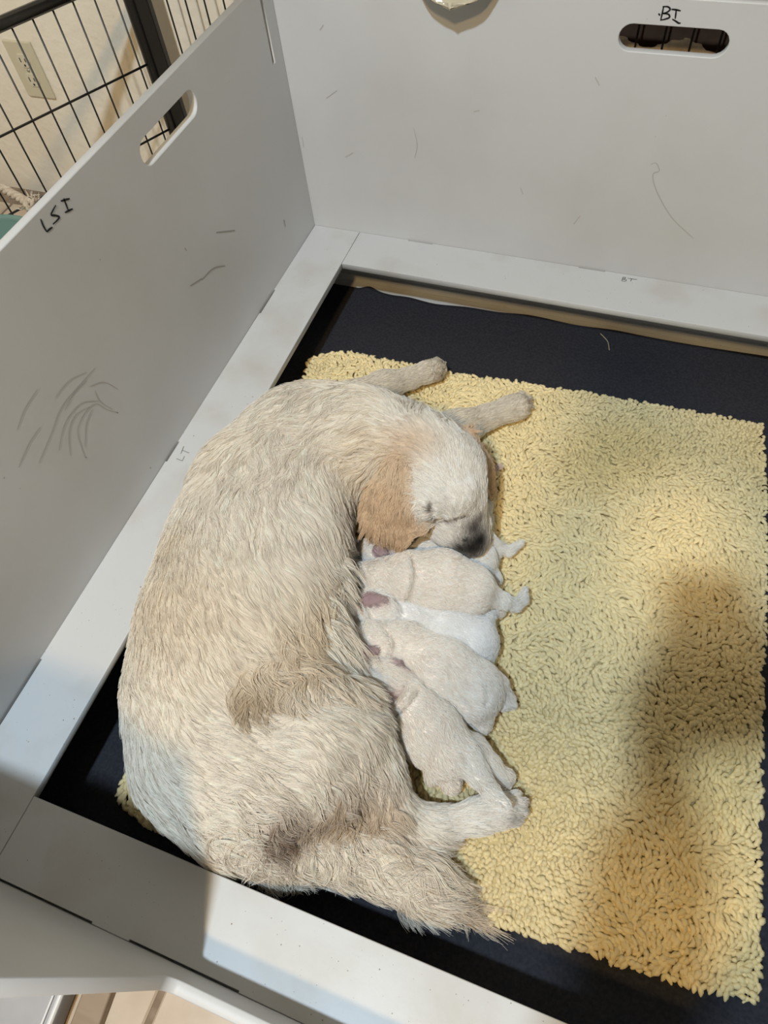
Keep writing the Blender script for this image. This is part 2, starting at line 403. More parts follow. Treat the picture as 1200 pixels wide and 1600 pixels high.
class FNoise:
    def __init__(s, freq, n=10, seed=0):
        r = np.random.default_rng(seed); d = r.normal(size=(n, 3)); d /= np.linalg.norm(d, axis=1)[:, None]
        s.k = d * freq * r.uniform(.5, 1.5, (n, 1)) * 2 * np.pi; s.p = r.uniform(0, 6.28, n); s.n = n
    def __call__(s, P): return np.sin(P @ s.k.T + s.p).sum(1) / math.sqrt(s.n / 2)
rug_root = empty('fleece_rug', (.5, -.65, mat_t))
tag(rug_root, 'pale yellow curly fleece rug lying on the charcoal mat', 'rug')
flat_panel('backing', [tuple(q) for q in (rug - rug.mean(0)) * .985 + rug.mean(0)], [], Matrix.Translation((0, 0, mat_t + .0002)), .0125, M['backing'], rug_root, .003)
def build_tufts():
    sp = .0057
    lo, hi = rug.min(0), rug.max(0)
    gx, gy = np.meshgrid(np.arange(lo[0], hi[0], sp), np.arange(lo[1], hi[1], sp * .9))
    gx[1::2] += sp / 2
    P = np.stack([gx.ravel(), gy.ravel()], 1); P += rng.uniform(-.36, .36, P.shape) * sp
    P = P[inside(P, rug)]
    P3 = np.c_[P, np.zeros(len(P))]
    f1 = FNoise(6, 8, 1)(P3); f2 = FNoise(20, 8, 2)(P3); f3 = FNoise(2.2, 6, 3)(P3)
    ang = -math.pi / 2 + .35 + .75 * f1 + .55 * f2 + rng.normal(0, .28, len(P))
    # outward lean at the edge
    cen = rug.mean(0)
    ln = rng.uniform(.0088, .0150, len(P)) * (1 + .12 * f3); wd = rng.uniform(.0027, .0040, len(P))
    ring_t = np.array([0, .3, .7, 1.0]); ring_r = np.array([.5, 1.05, .98, .45]); ns = 5
    nt = len(P); nr = len(ring_t)
    a = np.arange(ns) * 2 * np.pi / ns + math.pi / 2
    d = np.stack([np.cos(ang), np.sin(ang)], 1); s = np.stack([-d[:, 1], d[:, 0]], 1)
    base_z = mat_t + .0115 + rng.uniform(-.0015, .003, nt) + .0018 * f3
    curl = rng.normal(0, .28, nt)
    V = np.zeros((nt, nr * ns + 2, 3))
    lift = rng.uniform(.2, .55, nt)
    for k in range(nr):
        t = ring_t[k]
        lat = curl * ln * (t - .5) ** 2 * 2
        cx = P + d * (ln * (t - .5))[:, None] + s * lat[:, None]
        cz = base_z + .005 * math.sin(math.pi * (.12 + .72 * t)) + lift * ln * .35 * t
        for q in range(ns):
            V[:, k * ns + q, :2] = cx + s * (wd * ring_r[k] * math.cos(a[q]))[:, None]
            V[:, k * ns + q, 2] = cz + wd * .8 * ring_r[k] * math.sin(a[q])
        if k == 0: V[:, nr * ns, :2] = cx - d * (wd * .3)[:, None]; V[:, nr * ns, 2] = cz
        if k == nr - 1: V[:, nr * ns + 1, :2] = cx + d * (wd * .35)[:, None]; V[:, nr * ns + 1, 2] = cz
    F = []
    for k in range(nr - 1):
        for q in range(ns):
            A, B = k * ns + q, k * ns + (q + 1) % ns
            F += [(A, B, B + ns), (A, B + ns, A + ns)]
    for q in range(ns):
        F.append((nr * ns, (q + 1) % ns, q)); F.append((nr * ns + 1, (nr - 1) * ns + q, (nr - 1) * ns + (q + 1) % ns))
    F = np.array(F); nv = nr * ns + 2
    faces = (F[None] + (np.arange(nt) * nv)[:, None, None]).reshape(-1, 3)
    me = bpy.data.meshes.new('pile')
    me.vertices.add(nt * nv); me.vertices.foreach_set('co', V.reshape(-1).astype(np.float32))
    me.loops.add(len(faces) * 3); me.loops.foreach_set('vertex_index', faces.reshape(-1).astype(np.int32))
    me.polygons.add(len(faces)); me.polygons.foreach_set('loop_start', np.arange(0, len(faces) * 3, 3, dtype=np.int32))
    me.update(); me.validate()
    c0 = np.array([.95, .81, .485]); v = 1 + .10 * rng.normal(0, .5, nt) + .04 * f3
    stain = np.clip(FNoise(3.1, 7, 11)(P3) - .5, 0, 1)[:, None]
    colr = c0 * v[:, None] * (1 - stain * np.array([.05, .10, .22]))
    ca = me.attributes.new('tint', 'FLOAT_COLOR', 'POINT')
    C4 = np.ones((nt, nv, 4)); C4[:, :, :3] = colr[:, None, :]
    ca.data.foreach_set('color', C4.reshape(-1).astype(np.float32))
    o = link('pile', me, M['tuft'], rug_root, True); o['kind'] = 'stuff'
    print('tufts', nt, 'tris', len(faces))
build_tufts()

# ------------------------------------------------------------------ implicit bodies
class Body:
    """Smooth union of round cones meshed with surface nets; colours blended from the pieces."""
    def __init__(s, res, k=.02): s.P = []; s.res = res; s.k = k
    def cone(s, a, b, ra, rb, col, k=None, n=(0, 0, 1), f=1.0, sub=False, flow=None):
        s.P.append(dict(a=np.array(a, float), b=np.array(b, float), ra=ra, rb=rb, col=np.array(col), k=s.k if k is None else k, n=np.array(n, float) / np.linalg.norm(n), f=f, sub=sub))
    def dist(s, p, P):
        ab = p['b'] - p['a']; L2 = ab @ ab
        t = np.clip(((P - p['a']) @ ab) / (L2 + 1e-12), 0, 1)
        v = P - p['a'] - t[..., None] * ab
        if p['f'] != 1.0:
            v = v + (v @ p['n'])[..., None] * p['n'] * (p['f'] - 1)
        return np.sqrt((v * v).sum(-1)) - (p['ra'] + (p['rb'] - p['ra']) * t)
    def hit(s, px, py):
        d = ray(px, py); d = d / np.linalg.norm(d); t = .5
        for _ in range(60):
            P = (CAM + d * t)[None]; m = min(float(s.dist(p, P)[0]) / max(1.0, p['f']) for p in s.P if not p['sub'])
            if m < .0006: break
            t += m * .9
            if t > 2: break
        return CAM + d * t
    def groove(s, pts, r=.0022, k=.004):
        pts = catmull([np.array(p, float) for p in pts], 4); H = [s.hit(*p) for p in pts]
        for A, B in zip(H[:-1], H[1:]): s.cone(A, B, r, r, (0, 0, 0), k, sub=True)
    def build(s, zmin):
        h = s.res; MARG = .05
        lo = np.min([np.minimum(p['a'] - p['ra'], p['b'] - p['rb']) for p in s.P if not p['sub']], 0) - .02
        hi = np.max([np.maximum(p['a'] + p['ra'], p['b'] + p['rb']) for p in s.P if not p['sub']], 0) + .02
        lo[2] = max(lo[2], zmin - 2 * h)
        n = np.ceil((hi - lo) / h).astype(int) + 1
        D = np.full(n, MARG)
        ax = [lo[i] + h * np.arange(n[i]) for i in range(3)]
        for p in s.P:
            m = max(p['ra'], p['rb']) + MARG
            i0 = np.maximum(np.floor((np.minimum(p['a'], p['b']) - m - lo) / h).astype(int), 0)
            i1 = np.minimum(np.ceil((np.maximum(p['a'], p['b']) + m - lo) / h).astype(int) + 1, n)
            if (i1 <= i0).any(): continue
            sl = tuple(slice(i0[i], i1[i]) for i in range(3))
            G = np.stack(np.meshgrid(*[ax[i][i0[i]:i1[i]] for i in range(3)], indexing='ij'), -1)
            d = s.dist(p, G); k = p['k']; A = D[sl]
            if p['sub']:
                hh = np.clip(.5 - .5 * (A + d) / k, 0, 1); D[sl] = A * (1 - hh) - d * hh + k * hh * (1 - hh)
            else:
                hh = np.clip(.5 + .5 * (A - d) / k, 0, 1); D[sl] = A * (1 - hh) + d * hh - k * hh * (1 - hh)
        zz = ax[2][None, None, :]
        D = np.maximum(D, zmin - zz)
        s.D, s.lo, s.h, s.n = D, lo, h, n
        g = np.gradient(D, h); s.G = np.stack(g, -1)
        return s.mesh()
    def mesh(s):
        D, h, lo = s.D, s.h, s.lo; n = D.shape
        S = D < 0
        c = [D[i:n[0] - 1 + i, j:n[1] - 1 + j, k:n[2] - 1 + k] for i in (0, 1) for j in (0, 1) for k in (0, 1)]
        neg = np.stack(c, 0) < 0; cnt = neg.sum(0); act = (cnt > 0) & (cnt < 8)
        idx = -np.ones(act.shape, int); ids = np.argwhere(act); idx[act] = np.arange(len(ids))
        vals = np.stack([x[act] for x in c], 1)
        corners = np.array([(i, j, k) for i in (0, 1) for j in (0, 1) for k in (0, 1)], float)
        acc = np.zeros((len(ids), 3)); w = np.zeros(len(ids))
        for a in range(8):
            for b in range(a + 1, 8):
                if np.abs(corners[a] - corners[b]).sum() != 1: continue
                va, vb = vals[:, a], vals[:, b]; m = (va < 0) != (vb < 0)
                t = np.where(m, va / np.where(m, va - vb, 1), 0)
                pt = corners[a] + t[:, None] * (corners[b] - corners[a])
                acc[m] += pt[m]; w[m] += 1
        V = lo + h * (ids + acc / w[:, None])
        F = []
        for axis in range(3):
            sl0 = [slice(None)] * 3; sl1 = [slice(None)] * 3
            sl0[axis] = slice(0, n[axis] - 1); sl1[axis] = slice(1, n[axis])
            A, B = S[tuple(sl0)], S[tuple(sl1)]
            e = np.argwhere(A != B)
            u, v = [(1, 2), (2, 0), (0, 1)][axis]
            ok = (e[:, u] > 0) & (e[:, v] > 0) & (e[:, u] < n[u] - 1) & (e[:, v] < n[v] - 1); e = e[ok]
            def cell(du, dv):
                q = e.copy(); q[:, u] += du; q[:, v] += dv
                return idx[q[:, 0], q[:, 1], q[:, 2]]
            q = np.stack([cell(-1, -1), cell(0, -1), cell(0, 0), cell(-1, 0)], 1)
            inside_first = A[e[:, 0], e[:, 1], e[:, 2]]
            q[~inside_first] = q[~inside_first][:, ::-1]
            F.append(q)
        F = np.concatenate(F); F = F[(F >= 0).all(1)]
        s.V, s.F = V, F
        return V, F
    def grid(s, A, P):
        q = (P - s.lo) / s.h
        q = np.clip(q, 0, np.array(s.n) - 1.001); i = q.astype(int); f = q - i
        out = 0
        for a in (0, 1):
            for b in (0, 1):
                for c in (0, 1):
                    wgt = (f[:, 0] if a else 1 - f[:, 0]) * (f[:, 1] if b else 1 - f[:, 1]) * (f[:, 2] if c else 1 - f[:, 2])
                    v = A[i[:, 0] + a, i[:, 1] + b, i[:, 2] + c]
                    out = out + (v * wgt[:, None] if v.ndim == 2 else v * wgt)
        return out
    def normal(s, P):
        g = s.grid(s.G, P); return g / (np.linalg.norm(g, axis=1)[:, None] + 1e-9)
    def colour(s, P, sig=.006):
        w = np.stack([np.exp(-np.clip(s.dist(p, P), -.02, .4) / sig) * (0 if p['sub'] else 1) for p in s.P], 1)
        w /= w.sum(1)[:, None] + 1e-12
        return w @ np.stack([p['col'] for p in s.P])
    def axis_flow(s, P, sig=.012):
        w = np.stack([np.exp(-np.clip(s.dist(p, P), -.02, .4) / sig) * (0 if p['sub'] else 1) for p in s.P], 1)
        w /= w.sum(1)[:, None] + 1e-12
        A = np.stack([(p['b'] - p['a']) / (np.linalg.norm(p['b'] - p['a']) + 1e-9) for p in s.P])
        return w @ A
    def to_obj(s, name, m, parent, tint):
        me = bpy.data.meshes.new(name); me.from_pydata(s.V.tolist(), [], s.F.tolist()); me.update()
        ca = me.attributes.new('tint', 'FLOAT_COLOR', 'POINT')
        C4 = np.ones((len(s.V), 4)); C4[:, :3] = tint
        ca.data.foreach_set('color', C4.reshape(-1).astype(np.float32))
        return link(name, me, m, parent, True)
    def sample(s, N, weight=None):
        """N random surface points; weight(P) scales density"""
        T = np.concatenate([s.F[:, [0, 1, 2]], s.F[:, [0, 2, 3]]])
        A, B, C = s.V[T[:, 0]], s.V[T[:, 1]], s.V[T[:, 2]]
        ar = np.linalg.norm(np.cross(B - A, C - A), axis=1)
        if weight is not None: ar = ar * weight((A + B + C) / 3)
        pick = rng.choice(len(T), N, p=ar / ar.sum())
        u = rng.uniform(size=N); v = rng.uniform(size=N); m = u + v > 1; u[m] = 1 - u[m]; v[m] = 1 - v[m]
        return A[pick] + u[:, None] * (B - A)[pick] + v[:, None] * (C - A)[pick]

def hair_object(name, strands, radii, tint, m, parent):
    """strands (N, K, 3), radii (N, K), tint (N, 3)"""
    N, K, _ = strands.shape
    hc = bpy.data.hair_curves.new(name); hc.add_curves([K] * N)
    hc.attributes['position'].data.foreach_set('vector', strands.reshape(-1).astype(np.float32))
    ra = hc.attributes.get('radius') or hc.attributes.new('radius', 'FLOAT', 'POINT')
    ra.data.foreach_set('value', radii.reshape(-1).astype(np.float32))
    ta = hc.attributes.new('tint', 'FLOAT_COLOR', 'CURVE')
    C4 = np.ones((N, 4)); C4[:, :3] = tint
    ta.data.foreach_set('color', C4.reshape(-1).astype(np.float32))
    hc.materials.append(m)
    o = bpy.data.objects.new(name, hc); COL.objects.link(o)
    if parent is not None:
        o.parent = parent; o.matrix_parent_inverse = parent_world(parent).inverted()
    return o

def grow(body, roots, dirs, length, lift, wave, wave_k, K, noise, zfloor, stiff=None):
    """march strands along the surface; returns (N, K, 3)"""
    N = len(roots); out = np.zeros((N, K, 3)); nrm = body.normal(roots)
    p = roots - nrm * .001; out[:, 0] = p
    d = dirs - (dirs * nrm).sum(1)[:, None] * nrm; d /= np.linalg.norm(d, axis=1)[:, None] + 1e-9
    step = length / (K - 1)
    ph = noise(roots) * 3.0
    for i in range(1, K):
        t = i / (K - 1)
        side = np.cross(nrm, d)
        a = wave * np.sin(ph + wave_k * t)
        dd = d * np.cos(a)[:, None] + side * np.sin(a)[:, None]
        p = p + dd * step[:, None]
        sd = body.grid(body.D, p); n2 = body.normal(p)
        target = lift * length * (1 - (1 - t) ** 2) + .0008
        corr = np.where(sd < target, target - sd, np.maximum(target - sd, -.12 * step))
        p = p + n2 * corr[:, None]
        p[:, 2] -= step * np.clip((length - .018) / .03, 0, 1) * .22 * t
        p[:, 2] = np.maximum(p[:, 2], zfloor)
        nrm = n2
        d = d - ((d * nrm).sum(1) * np.clip(1.2 - 9 * np.maximum(sd, 0) / .03, 0, 1))[:, None] * nrm; d /= np.linalg.norm(d, axis=1)[:, None] + 1e-9
        out[:, i] = p
    return out
def kids(guides, groots, croots, clump, jit, lenvar=(.75, 1.1)):
    kd = kdtree.KDTree(len(groots))
    for i, q in enumerate(groots): kd.insert(q, i)
    kd.balance()
    near = np.array([kd.find(q)[1] for q in croots.tolist()])
    N = len(croots); K = guides.shape[1]
    t = np.linspace(0, 1, K)[None, :, None]
    off = croots - groots[near]
    rel = guides[near] - groots[near][:, None, :]
    ls = rng.uniform(*lenvar, (N, 1, 1))
    S = croots[:, None, :] + rel * ls - off[:, None, :] * (clump * t ** 1.3)
    S = S + (rng.normal(0, 1, (N, 1, 3)) * t ** 1.5 + rng.normal(0, .35, (N, K, 3)) * t) * jit * np.linalg.norm(rel[:, -1], axis=1)[:, None, None]
    return S, near

ZT = ZR + .002       # level of the rug's surface under the animals
# colours (linear)
CR = (.925, .86, .77); WH = (.945, .91, .855); TAN = (.72, .545, .375); GOLD = (.86, .76, .60); GREYN = (.05, .045, .045); LEG = (.86, .80, .70)

# ------------------------------------------------------------------ mother dog
def q(px, py, z): return at(px, py, z)
dog = Body(.0045, .03)
def chain(body, pts, col, k=None, f=1.0, n=(0, 0, 1)):
    for (x0, y0, z0, r0), (x1, y1, z1, r1) in zip(pts[:-1], pts[1:]):
        body.cone(q(x0, y0, z0), q(x1, y1, z1), r0, r1, col, k, n, f)
# trunk lies on its side: deep chest in plan, flatter in height
chain(dog, [(498, 690, .140, .094), (425, 770, .145, .112), (396, 870, .145, .119), (371, 980, .142, .125), (356, 1085, .140, .121), (355, 1175, .135, .102), (386, 1255, .112, .068)], CR, .04, 1.28)
# loose belly
chain(dog, [(458, 900, .10, .050), (452, 980, .095, .050), (445, 1050, .10, .052)], CR, .04, 1.25)
chain(dog, [(505, 870, .075, .034), (508, 930, .070, .034), (505, 990, .070, .034), (495, 1050, .075, .034)], CR, .03)
# neck
chain(dog, [(470, 690, .15, .085), (560, 690, .165, .075), (635, 708, .175, .064)], CR, .035, 1.1)
# ruff below the neck
chain(dog, [(545, 660, .10, .055), (620, 672, .10, .045), (690, 695, .10, .040)], CR, .03)
# skull and face
chain(dog, [(655, 715, .180, .062), (695, 735, .182, .058)], WH, .025)
dog.cone(q(690, 760, .178), q(712, 785, .165), .052, .043, WH, .02)
chain(dog, [(705, 785, .158, .038), (722, 822, .135, .031), (733, 843, .120, .026)], WH, .014)
dog.cone(q(690, 815, .125), q(718, 845, .108), .030, .023, WH, .012)       # flews
dog.cone(q(742, 815, .115), q(742, 842, .105), .022, .020, WH, .012)
dog.cone(q(738, 850, .124), q(743, 856, .116), .0155, .0125, GREYN, .006)     # nose
dog.cone(q(672, 788, .190), q(672, 792, .188), .018, .018, WH, .012)          # brow over the closed eye
dog.cone(q(722, 770, .205), q(722, 775, .203), .020, .018, WH, .015)
# ear nearest the lamp: hangs from the skull down over the cheek
earn = np.array(q(610, 780, .30)) - np.array(q(610, 780, .1)) + np.array([0, -.03, 0])
for (A, B, ra, rb, cc) in [((640, 712, .220), (626, 742, .217), .020, .025, GOLD), ((626, 742, .217), (612, 778, .197), .027, .036, TAN), ((612, 778, .197), (606, 802, .178), .036, .037, TAN),
                           ((606, 802, .178), (624, 828, .158), .036, .024, TAN), ((634, 775, .197), (648, 815, .166), .020, .024, TAN)]:
    dog.cone(q(*A), q(*B), ra, rb, cc, .008, (CAM - q(*A)), 3.6)
dog.cone(q(630, 745, .226), q(628, 805, .186), .0035, .0045, TAN, .008, sub=True)
# far ear, low on the rug side
for (A, B, ra, rb) in [((738, 700, .165), (757, 735, .125), .026, .030), ((757, 735, .125), (765, 765, .085), .030, .018)]:
    dog.cone(q(*A), q(*B), ra, rb, TAN, .010, (1, .3, .35), 3.0)
# fore legs
chain(dog, [(548, 628, .085, .034), (600, 604, .068, .024), (640, 592, .060, .0185)], LEG, .02)
chain(dog, [(640, 592, .060, .0185), (668, 582, .056, .019), (680, 579, .056, .021)], LEG, .010)
for dx, dy, r in [(-3, -12, .0085), (5, -6, .0095), (6, 3, .0095), (1, 11, .0085)]:
    dog.cone(q(674 + dx * .3, 580 + dy * .5, .058), q(685 + dx, 576 + dy, .050), r, r * .9, LEG, .004)
chain(dog, [(660, 695, .075, .040), (715, 672, .066, .030), (760, 653, .060, .0205)], LEG, .02)
chain(dog, [(760, 653, .060, .0205), (795, 640, .056, .021), (808, 636, .056, .023)], LEG, .010)
for dx, dy, r in [(-2, -13, .0090), (7, -7, .0105), (9, 3, .0105), (5, 12, .0090)]:
    dog.cone(q(804 + dx * .3, 636 + dy * .5, .058), q(817 + dx, 631 + dy, .050), r, r * .9, LEG, .004)
# hind leg on top
chain(dog, [(400, 1168, .165, .078), (490, 1152, .160, .066), (540, 1150, .145, .050)], CR, .035, 1.15)
chain(dog, [(430, 1210, .145, .062), (510, 1212, .125, .050), (575, 1238, .100, .036)], CR, .03, 1.1)
chain(dog, [(540, 1142, .140, .042), (578, 1200, .112, .032), (622, 1272, .074, .023)], WH, .022)
chain(dog, [(622, 1276, .070, .025), (685, 1291, .054, .0195), (750, 1274, .052, .0180), (784, 1266, .052, .0215)], WH, .012)
for dx, dy, r in [(4, -18, .0105), (12, -7, .0120), (12, 7, .0120), (4, 19, .0105)]:
    dog.cone(q(778, 1265 + dy * .5, .056), q(802 + dx, 1262 + dy * .9, .048), r * .93, r * .85, WH, .0035)
# rump and tail
chain(dog, [(385, 1275, .10, .050), (450, 1308, .078, .038), (530, 1325, .062, .030), (610, 1352, .054, .026), (670, 1385, .048, .021), (715, 1412, .042, .010)], CR, .022)
# creases: closed eye, stop, lips, toes
dog.groove([(675, 786), (674, 800), (678, 812)], .0042, .004)
dog.groove([(678, 812), (690, 816), (706, 816), (728, 809)], .0035, .004)
dog.groove([(652, 838), (668, 850), (690, 862), (712, 866)], .0030, .004)
for L in ([(668, 572), (694, 566)], [(672, 579), (699, 575)], [(670, 587), (697, 586)], [(798, 624), (832, 617)], [(802, 633), (838, 628)], [(800, 643), (836, 641)],
          [(785, 1252), (828, 1245)], [(788, 1264), (836, 1260)], [(785, 1276), (828, 1277)]):
    dog.groove(L, .0030, .0035)
dog.build(mat_t + .012)
DV = dog.V
print('dog verts', len(DV))
# stain spots and darker tips of the coat, plus painted crease shade by the eye (pixel -> nearest surface point)
pv, dv = project(DV)
def surf(px, py, rad=10):
    d2 = ((pv - (px, py)) ** 2).sum(1); m = np.where(d2 < rad * rad)[0]
    if len(m) == 0: m = np.array([d2.argmin()])
    front = dv[m].min(); m = m[dv[m] < front + .02]
    return DV[m[((pv[m] - (px, py)) ** 2).sum(1).argmin()]]
SPOTS = [  # px, py, radius m, colour, strength
    (430, 1285, .026, (.22, .13, .08), .8), (455, 1270, .018, (.26, .17, .11), .6), (545, 1240, .028, (.30, .20, .12), .75), (590, 1250, .035, (.64, .48, .32), .5),
    (520, 1280, .03, (.66, .53, .38), .5), (600, 1310, .04, (.74, .62, .47), .4), (385, 1065, .026, (.50, .38, .22), .75), (370, 1085, .020, (.45, .33, .2), .6),
    (460, 1010, .05, (.70, .55, .35), .6), (500, 950, .05, (.72, .58, .38), .6), (300, 960, .10, (.84, .72, .56), .55), (240, 930, .06, (.80, .68, .51), .5),
    (270, 840, .04, (.80, .68, .51), .5), (350, 690, .06, (.86, .77, .63), .4), (660, 690, .035, (.74, .58, .42), .5), (640, 700, .03, (.72, .54, .36), .5),
    (570, 740, .04, (.78, .66, .48), .4), (690, 590, .018, (.5, .4, .3), .6), (830, 628, .018, (.45, .36, .27), .6), (820, 1262, .016, (.30, .27, .26), .65), (800, 1285, .014, (.35, .32, .3), .5),
    (742, 825, .015, (.10, .085, .08), .95), (735, 858, .020, (.02, .018, .018), 1.0), (750, 845, .020, (.02, .018, .018), 1.0), (722, 860, .012, (.06, .055, .05), .95), (708, 862, .009, (.10, .09, .085), .85), (692, 860, .009, (.22, .2, .19), .7), (678, 858, .008, (.3, .28, .26), .6), (750, 812, .010, (.3, .26, .23), .8), (728, 845, .005, (.03, .03, .03), .9),
    (675, 795, .006, (.14, .10, .08), .85), (677, 808, .0075, (.08, .06, .05), .95), (688, 814, .006, (.16, .12, .10), .85), (700, 815, .006, (.2, .15, .12), .8), (713, 814, .005, (.28, .22, .18), .75), (724, 811, .005, (.3, .24, .2), .7),  # closed eyelid line, with crease darkening put into the colour
    (780, 1440, .05, (.72, .58, .44), .6), (720, 1430, .05, (.78, .66, .52), .4), (560, 850, .018, (.25, .22, .21), .6), (530, 790, .03, (.6, .52, .44), .5), (350, 1150, .05, (.80, .74, .64), .4),
    (520, 1040, .06, (.80, .72, .60), .4), (590, 690, .03, (.80, .68, .5), .4)]
SP = [(surf(x, y), r, np.array(c), s) for x, y, r, c, s in SPOTS]
def coat(P, base):
    c = base.copy()
    for p, r, cc, s in SP:
        w = (s * np.exp(-((P - p) ** 2).sum(1) / (r * r) * 1.2))[:, None]
        c = c * (1 - w) + cc * w
    return c
dog_root = empty('dog', (.32, -.72, mat_t))
tag(dog_root, 'cream golden long-haired mother dog curled on the rug', 'dog')
dog.to_obj('dog_body', M['dogskin'], dog_root, coat(DV, dog.colour(DV)) * .85)  # base tint darkened for depth, as shade between the locks
# coat flow guides: px, py, dx, dy, length mm, wave, lift, clump
GU = [
 (730, 800, .1, -1, 6, .1, .10), (700, 840, -.6, -.7, 6, .1, .1), (740, 845, .1, -1, 3, .0, .1), (720, 740, -.15, -1, 9, .1, .1), (700, 690, -.4, -.9, 12, .2, .12), (735, 700, .2, -1, 12, .2, .12),
 (680, 775, -.8, -.5, 9, .1, .1), (660, 760, -.9, -.2, 14, .2, .12), (650, 700, -.7, -.5, 16, .3, .12), (625, 670, -.9, -.3, 24, .3, .12), (690, 655, -.6, -.7, 20, .3, .15), (660, 815, -.8, .3, 14, .2, .12),
 (620, 740, -.15, 1, 20, .35, .10), (600, 790, -.2, 1, 22, .35, .10), (635, 800, .2, 1, 22, .35, .10), (615, 830, 0, 1, 20, .35, .12), (575, 800, -.5, .9, 22, .3, .12),
 (580, 640, -1, .05, 34, .55, .10), (520, 620, -.9, .55, 38, .65, .10), (560, 690, -1, .35, 36, .6, .10), (500, 670, -.75, .7, 40, .7, .10), (455, 640, -.6, .8, 40, .7, .1), (540, 740, -.6, .8, 38, .6, .12), (500, 740, .1, 1, 40, .7, .10),
 (460, 610, -.9, .4, 34, .5, .12), (410, 640, -.85, .55, 36, .6, .1), (350, 680, -.9, .45, 36, .6, .1), (320, 720, -.75, .7, 34, .6, .12), (320, 780, -.15, 1, 30, .4, .1), (380, 720, -.35, .95, 38, .7, .1), (430, 720, -.1, 1, 40, .7, .08), (470, 770, .55, .85, 36, .5, .08),
 (420, 790, .5, .85, 34, .5, .08), (360, 790, .1, 1, 30, .4, .08), (520, 790, .55, .8, 34, .5, .12), (540, 830, .9, .5, 36, .5, .16),
 (280, 850, .05, 1, 22, .2, .08), (230, 960, -.02, 1, 22, .2, .08), (205, 1040, .05, 1, 22, .2, .08), (350, 870, .4, .92, 22, .2, .07), (320, 960, .5, .86, 22, .15, .07), (270, 1020, .35, .95, 22, .15, .07), (420, 860, .5, .86, 24, .2, .07), (480, 850, .6, .8, 28, .3, .08),
 (390, 960, .65, .78, 24, .25, .07), (450, 910, .6, .8, 32, .4, .08), (525, 900, .9, .45, 48, .6, .12), (500, 950, .6, .75, 45, .9, .12), (535, 930, .4, .9, 45, .8, .15), (460, 980, .5, .8, 45, 1.0, .12), (530, 990, .3, .95, 52, .6, .15), (500, 1030, .1, 1, 42, .6, .15), (430, 1030, .3, .9, 45, 1.2, .15), (400, 1040, .2, 1, 42, 1.2, .15),
 (540, 880, .95, .3, 42, .4, .22), (545, 930, .9, .4, 44, .4, .22), (540, 975, .9, .45, 44, .4, .24), (530, 1010, .9, .45, 46, .4, .24),
 (375, 1065, .1, 1, 36, .7, .16), (450, 1065, .3, .9, 36, .7, .16), (530, 1060, .8, .55, 55, .5, .22), (535, 1020, .75, .65, 55, .5, .22), (570, 1080, .8, .4, 34, .5, .15),
 (350, 1030, .8, .6, 24, .2, .08), (260, 1090, .4, .92, 22, .15, .07), (330, 1090, .85, .5, 22, .15, .07), (215, 1140, .3, .95, 22, .15, .07), (240, 1210, .6, .8, 22, .2, .08), (290, 1160, .9, .4, 22, .15, .07), (360, 1160, .98, .15, 22, .15, .07), (320, 1220, 1, .1, 24, .2, .08),
 (420, 1110, 1, -.1, 26, .3, .08), (490, 1100, .98, .1, 26, .3, .08), (550, 1105, .85, .5, 26, .3, .08), (590, 1160, .35, .95, 22, .2, .08), (450, 1170, .97, .2, 24, .25, .08), (520, 1170, .85, .5, 28, .3, .08), (420, 1220, .85, .45, 28, .4, .1), (480, 1230, .7, .7, 34, .7, .12),
 (560, 1210, .1, 1, 34, .7, .12), (545, 1250, -.7, .6, 42, 1.2, .16), (590, 1260, .2, 1, 34, .6, .12), (620, 1230, .4, .9, 16, .15, .08), (640, 1270, .7, .6, 12, .1, .08), (700, 1280, 1, -.1, 10, .1, .08), (770, 1268, 1, -.1, 7, .1, .08), (815, 1260, 1, .1, 5, .1, .1), (610, 1300, .6, .8, 26, .4, .1),
 (270, 1290, .8, .55, 26, .4, .1), (320, 1290, 1, -.1, 34, .7, .1), (350, 1250, .9, .5, 34, .8, .1), (375, 1285, -.2, 1, 44, .9, .12), (340, 1330, 1, .3, 40, .8, .12), (400, 1320, .8, .6, 46, .9, .14), (430, 1280, .3, 1, 40, .9, .16),
 (450, 1330, .5, .85, 48, 1.0, .14), (500, 1310, .4, .9, 52, 1.1, .14), (500, 1345, .6, .8, 50, 1.0, .14), (560, 1330, .7, .75, 58, 1.1, .14), (560, 1300, .9, .1, 56, .9, .14), (600, 1350, .85, .5, 62, 1.0, .12), (640, 1335, .97, .2, 66, .8, .12), (630, 1380, .8, .65, 66, .8, .12),
 (680, 1370, .98, .25, 72, .6, .10), (690, 1410, .85, .5, 76, .5, .10), (725, 1412, .85, .5, 95, .3, .06),
 (600, 600, .95, -.2, 14, .1, .08), (650, 590, .95, -.25, 9, .1, .08), (690, 575, .9, -.3, 5, .1, .1), (730, 662, .9, -.3, 16, .2, .1), (780, 645, .95, -.3, 9, .1, .08), (825, 628, .95, -.2, 5, .1, .1), (660, 645, .5, -.8, 26, .4, .2), (700, 655, .6, -.7, 22, .4, .2),
]
gp, gd = [], []
for (x, y, dx, dy, *_r) in GU:
    p = surf(x, y); n = dog.normal(p[None])[0]
    m = math.hypot(dx, dy); a = ray(*(project(p)[0])); 
    b = ray(*(project(p)[0] + np.array([dx, dy]) / m * 6))
    # move on the tangent plane
    pb = CAM + b * ((p - CAM) @ n) / ((b @ n) if abs(b @ n) > .12 else math.copysign(.12, b @ n))
    d = pb - p; d -= n * (d @ n); gp.append(p); gd.append(d / (np.linalg.norm(d) + 1e-9))
gp = np.array(gp); gd = np.array(gd); gv = np.array([g[4:7] for g in GU], float)
gv[:, 0] *= np.where((gv[:, 0] >= 18) & (gv[:, 0] <= 48), 1.35, 1.0)
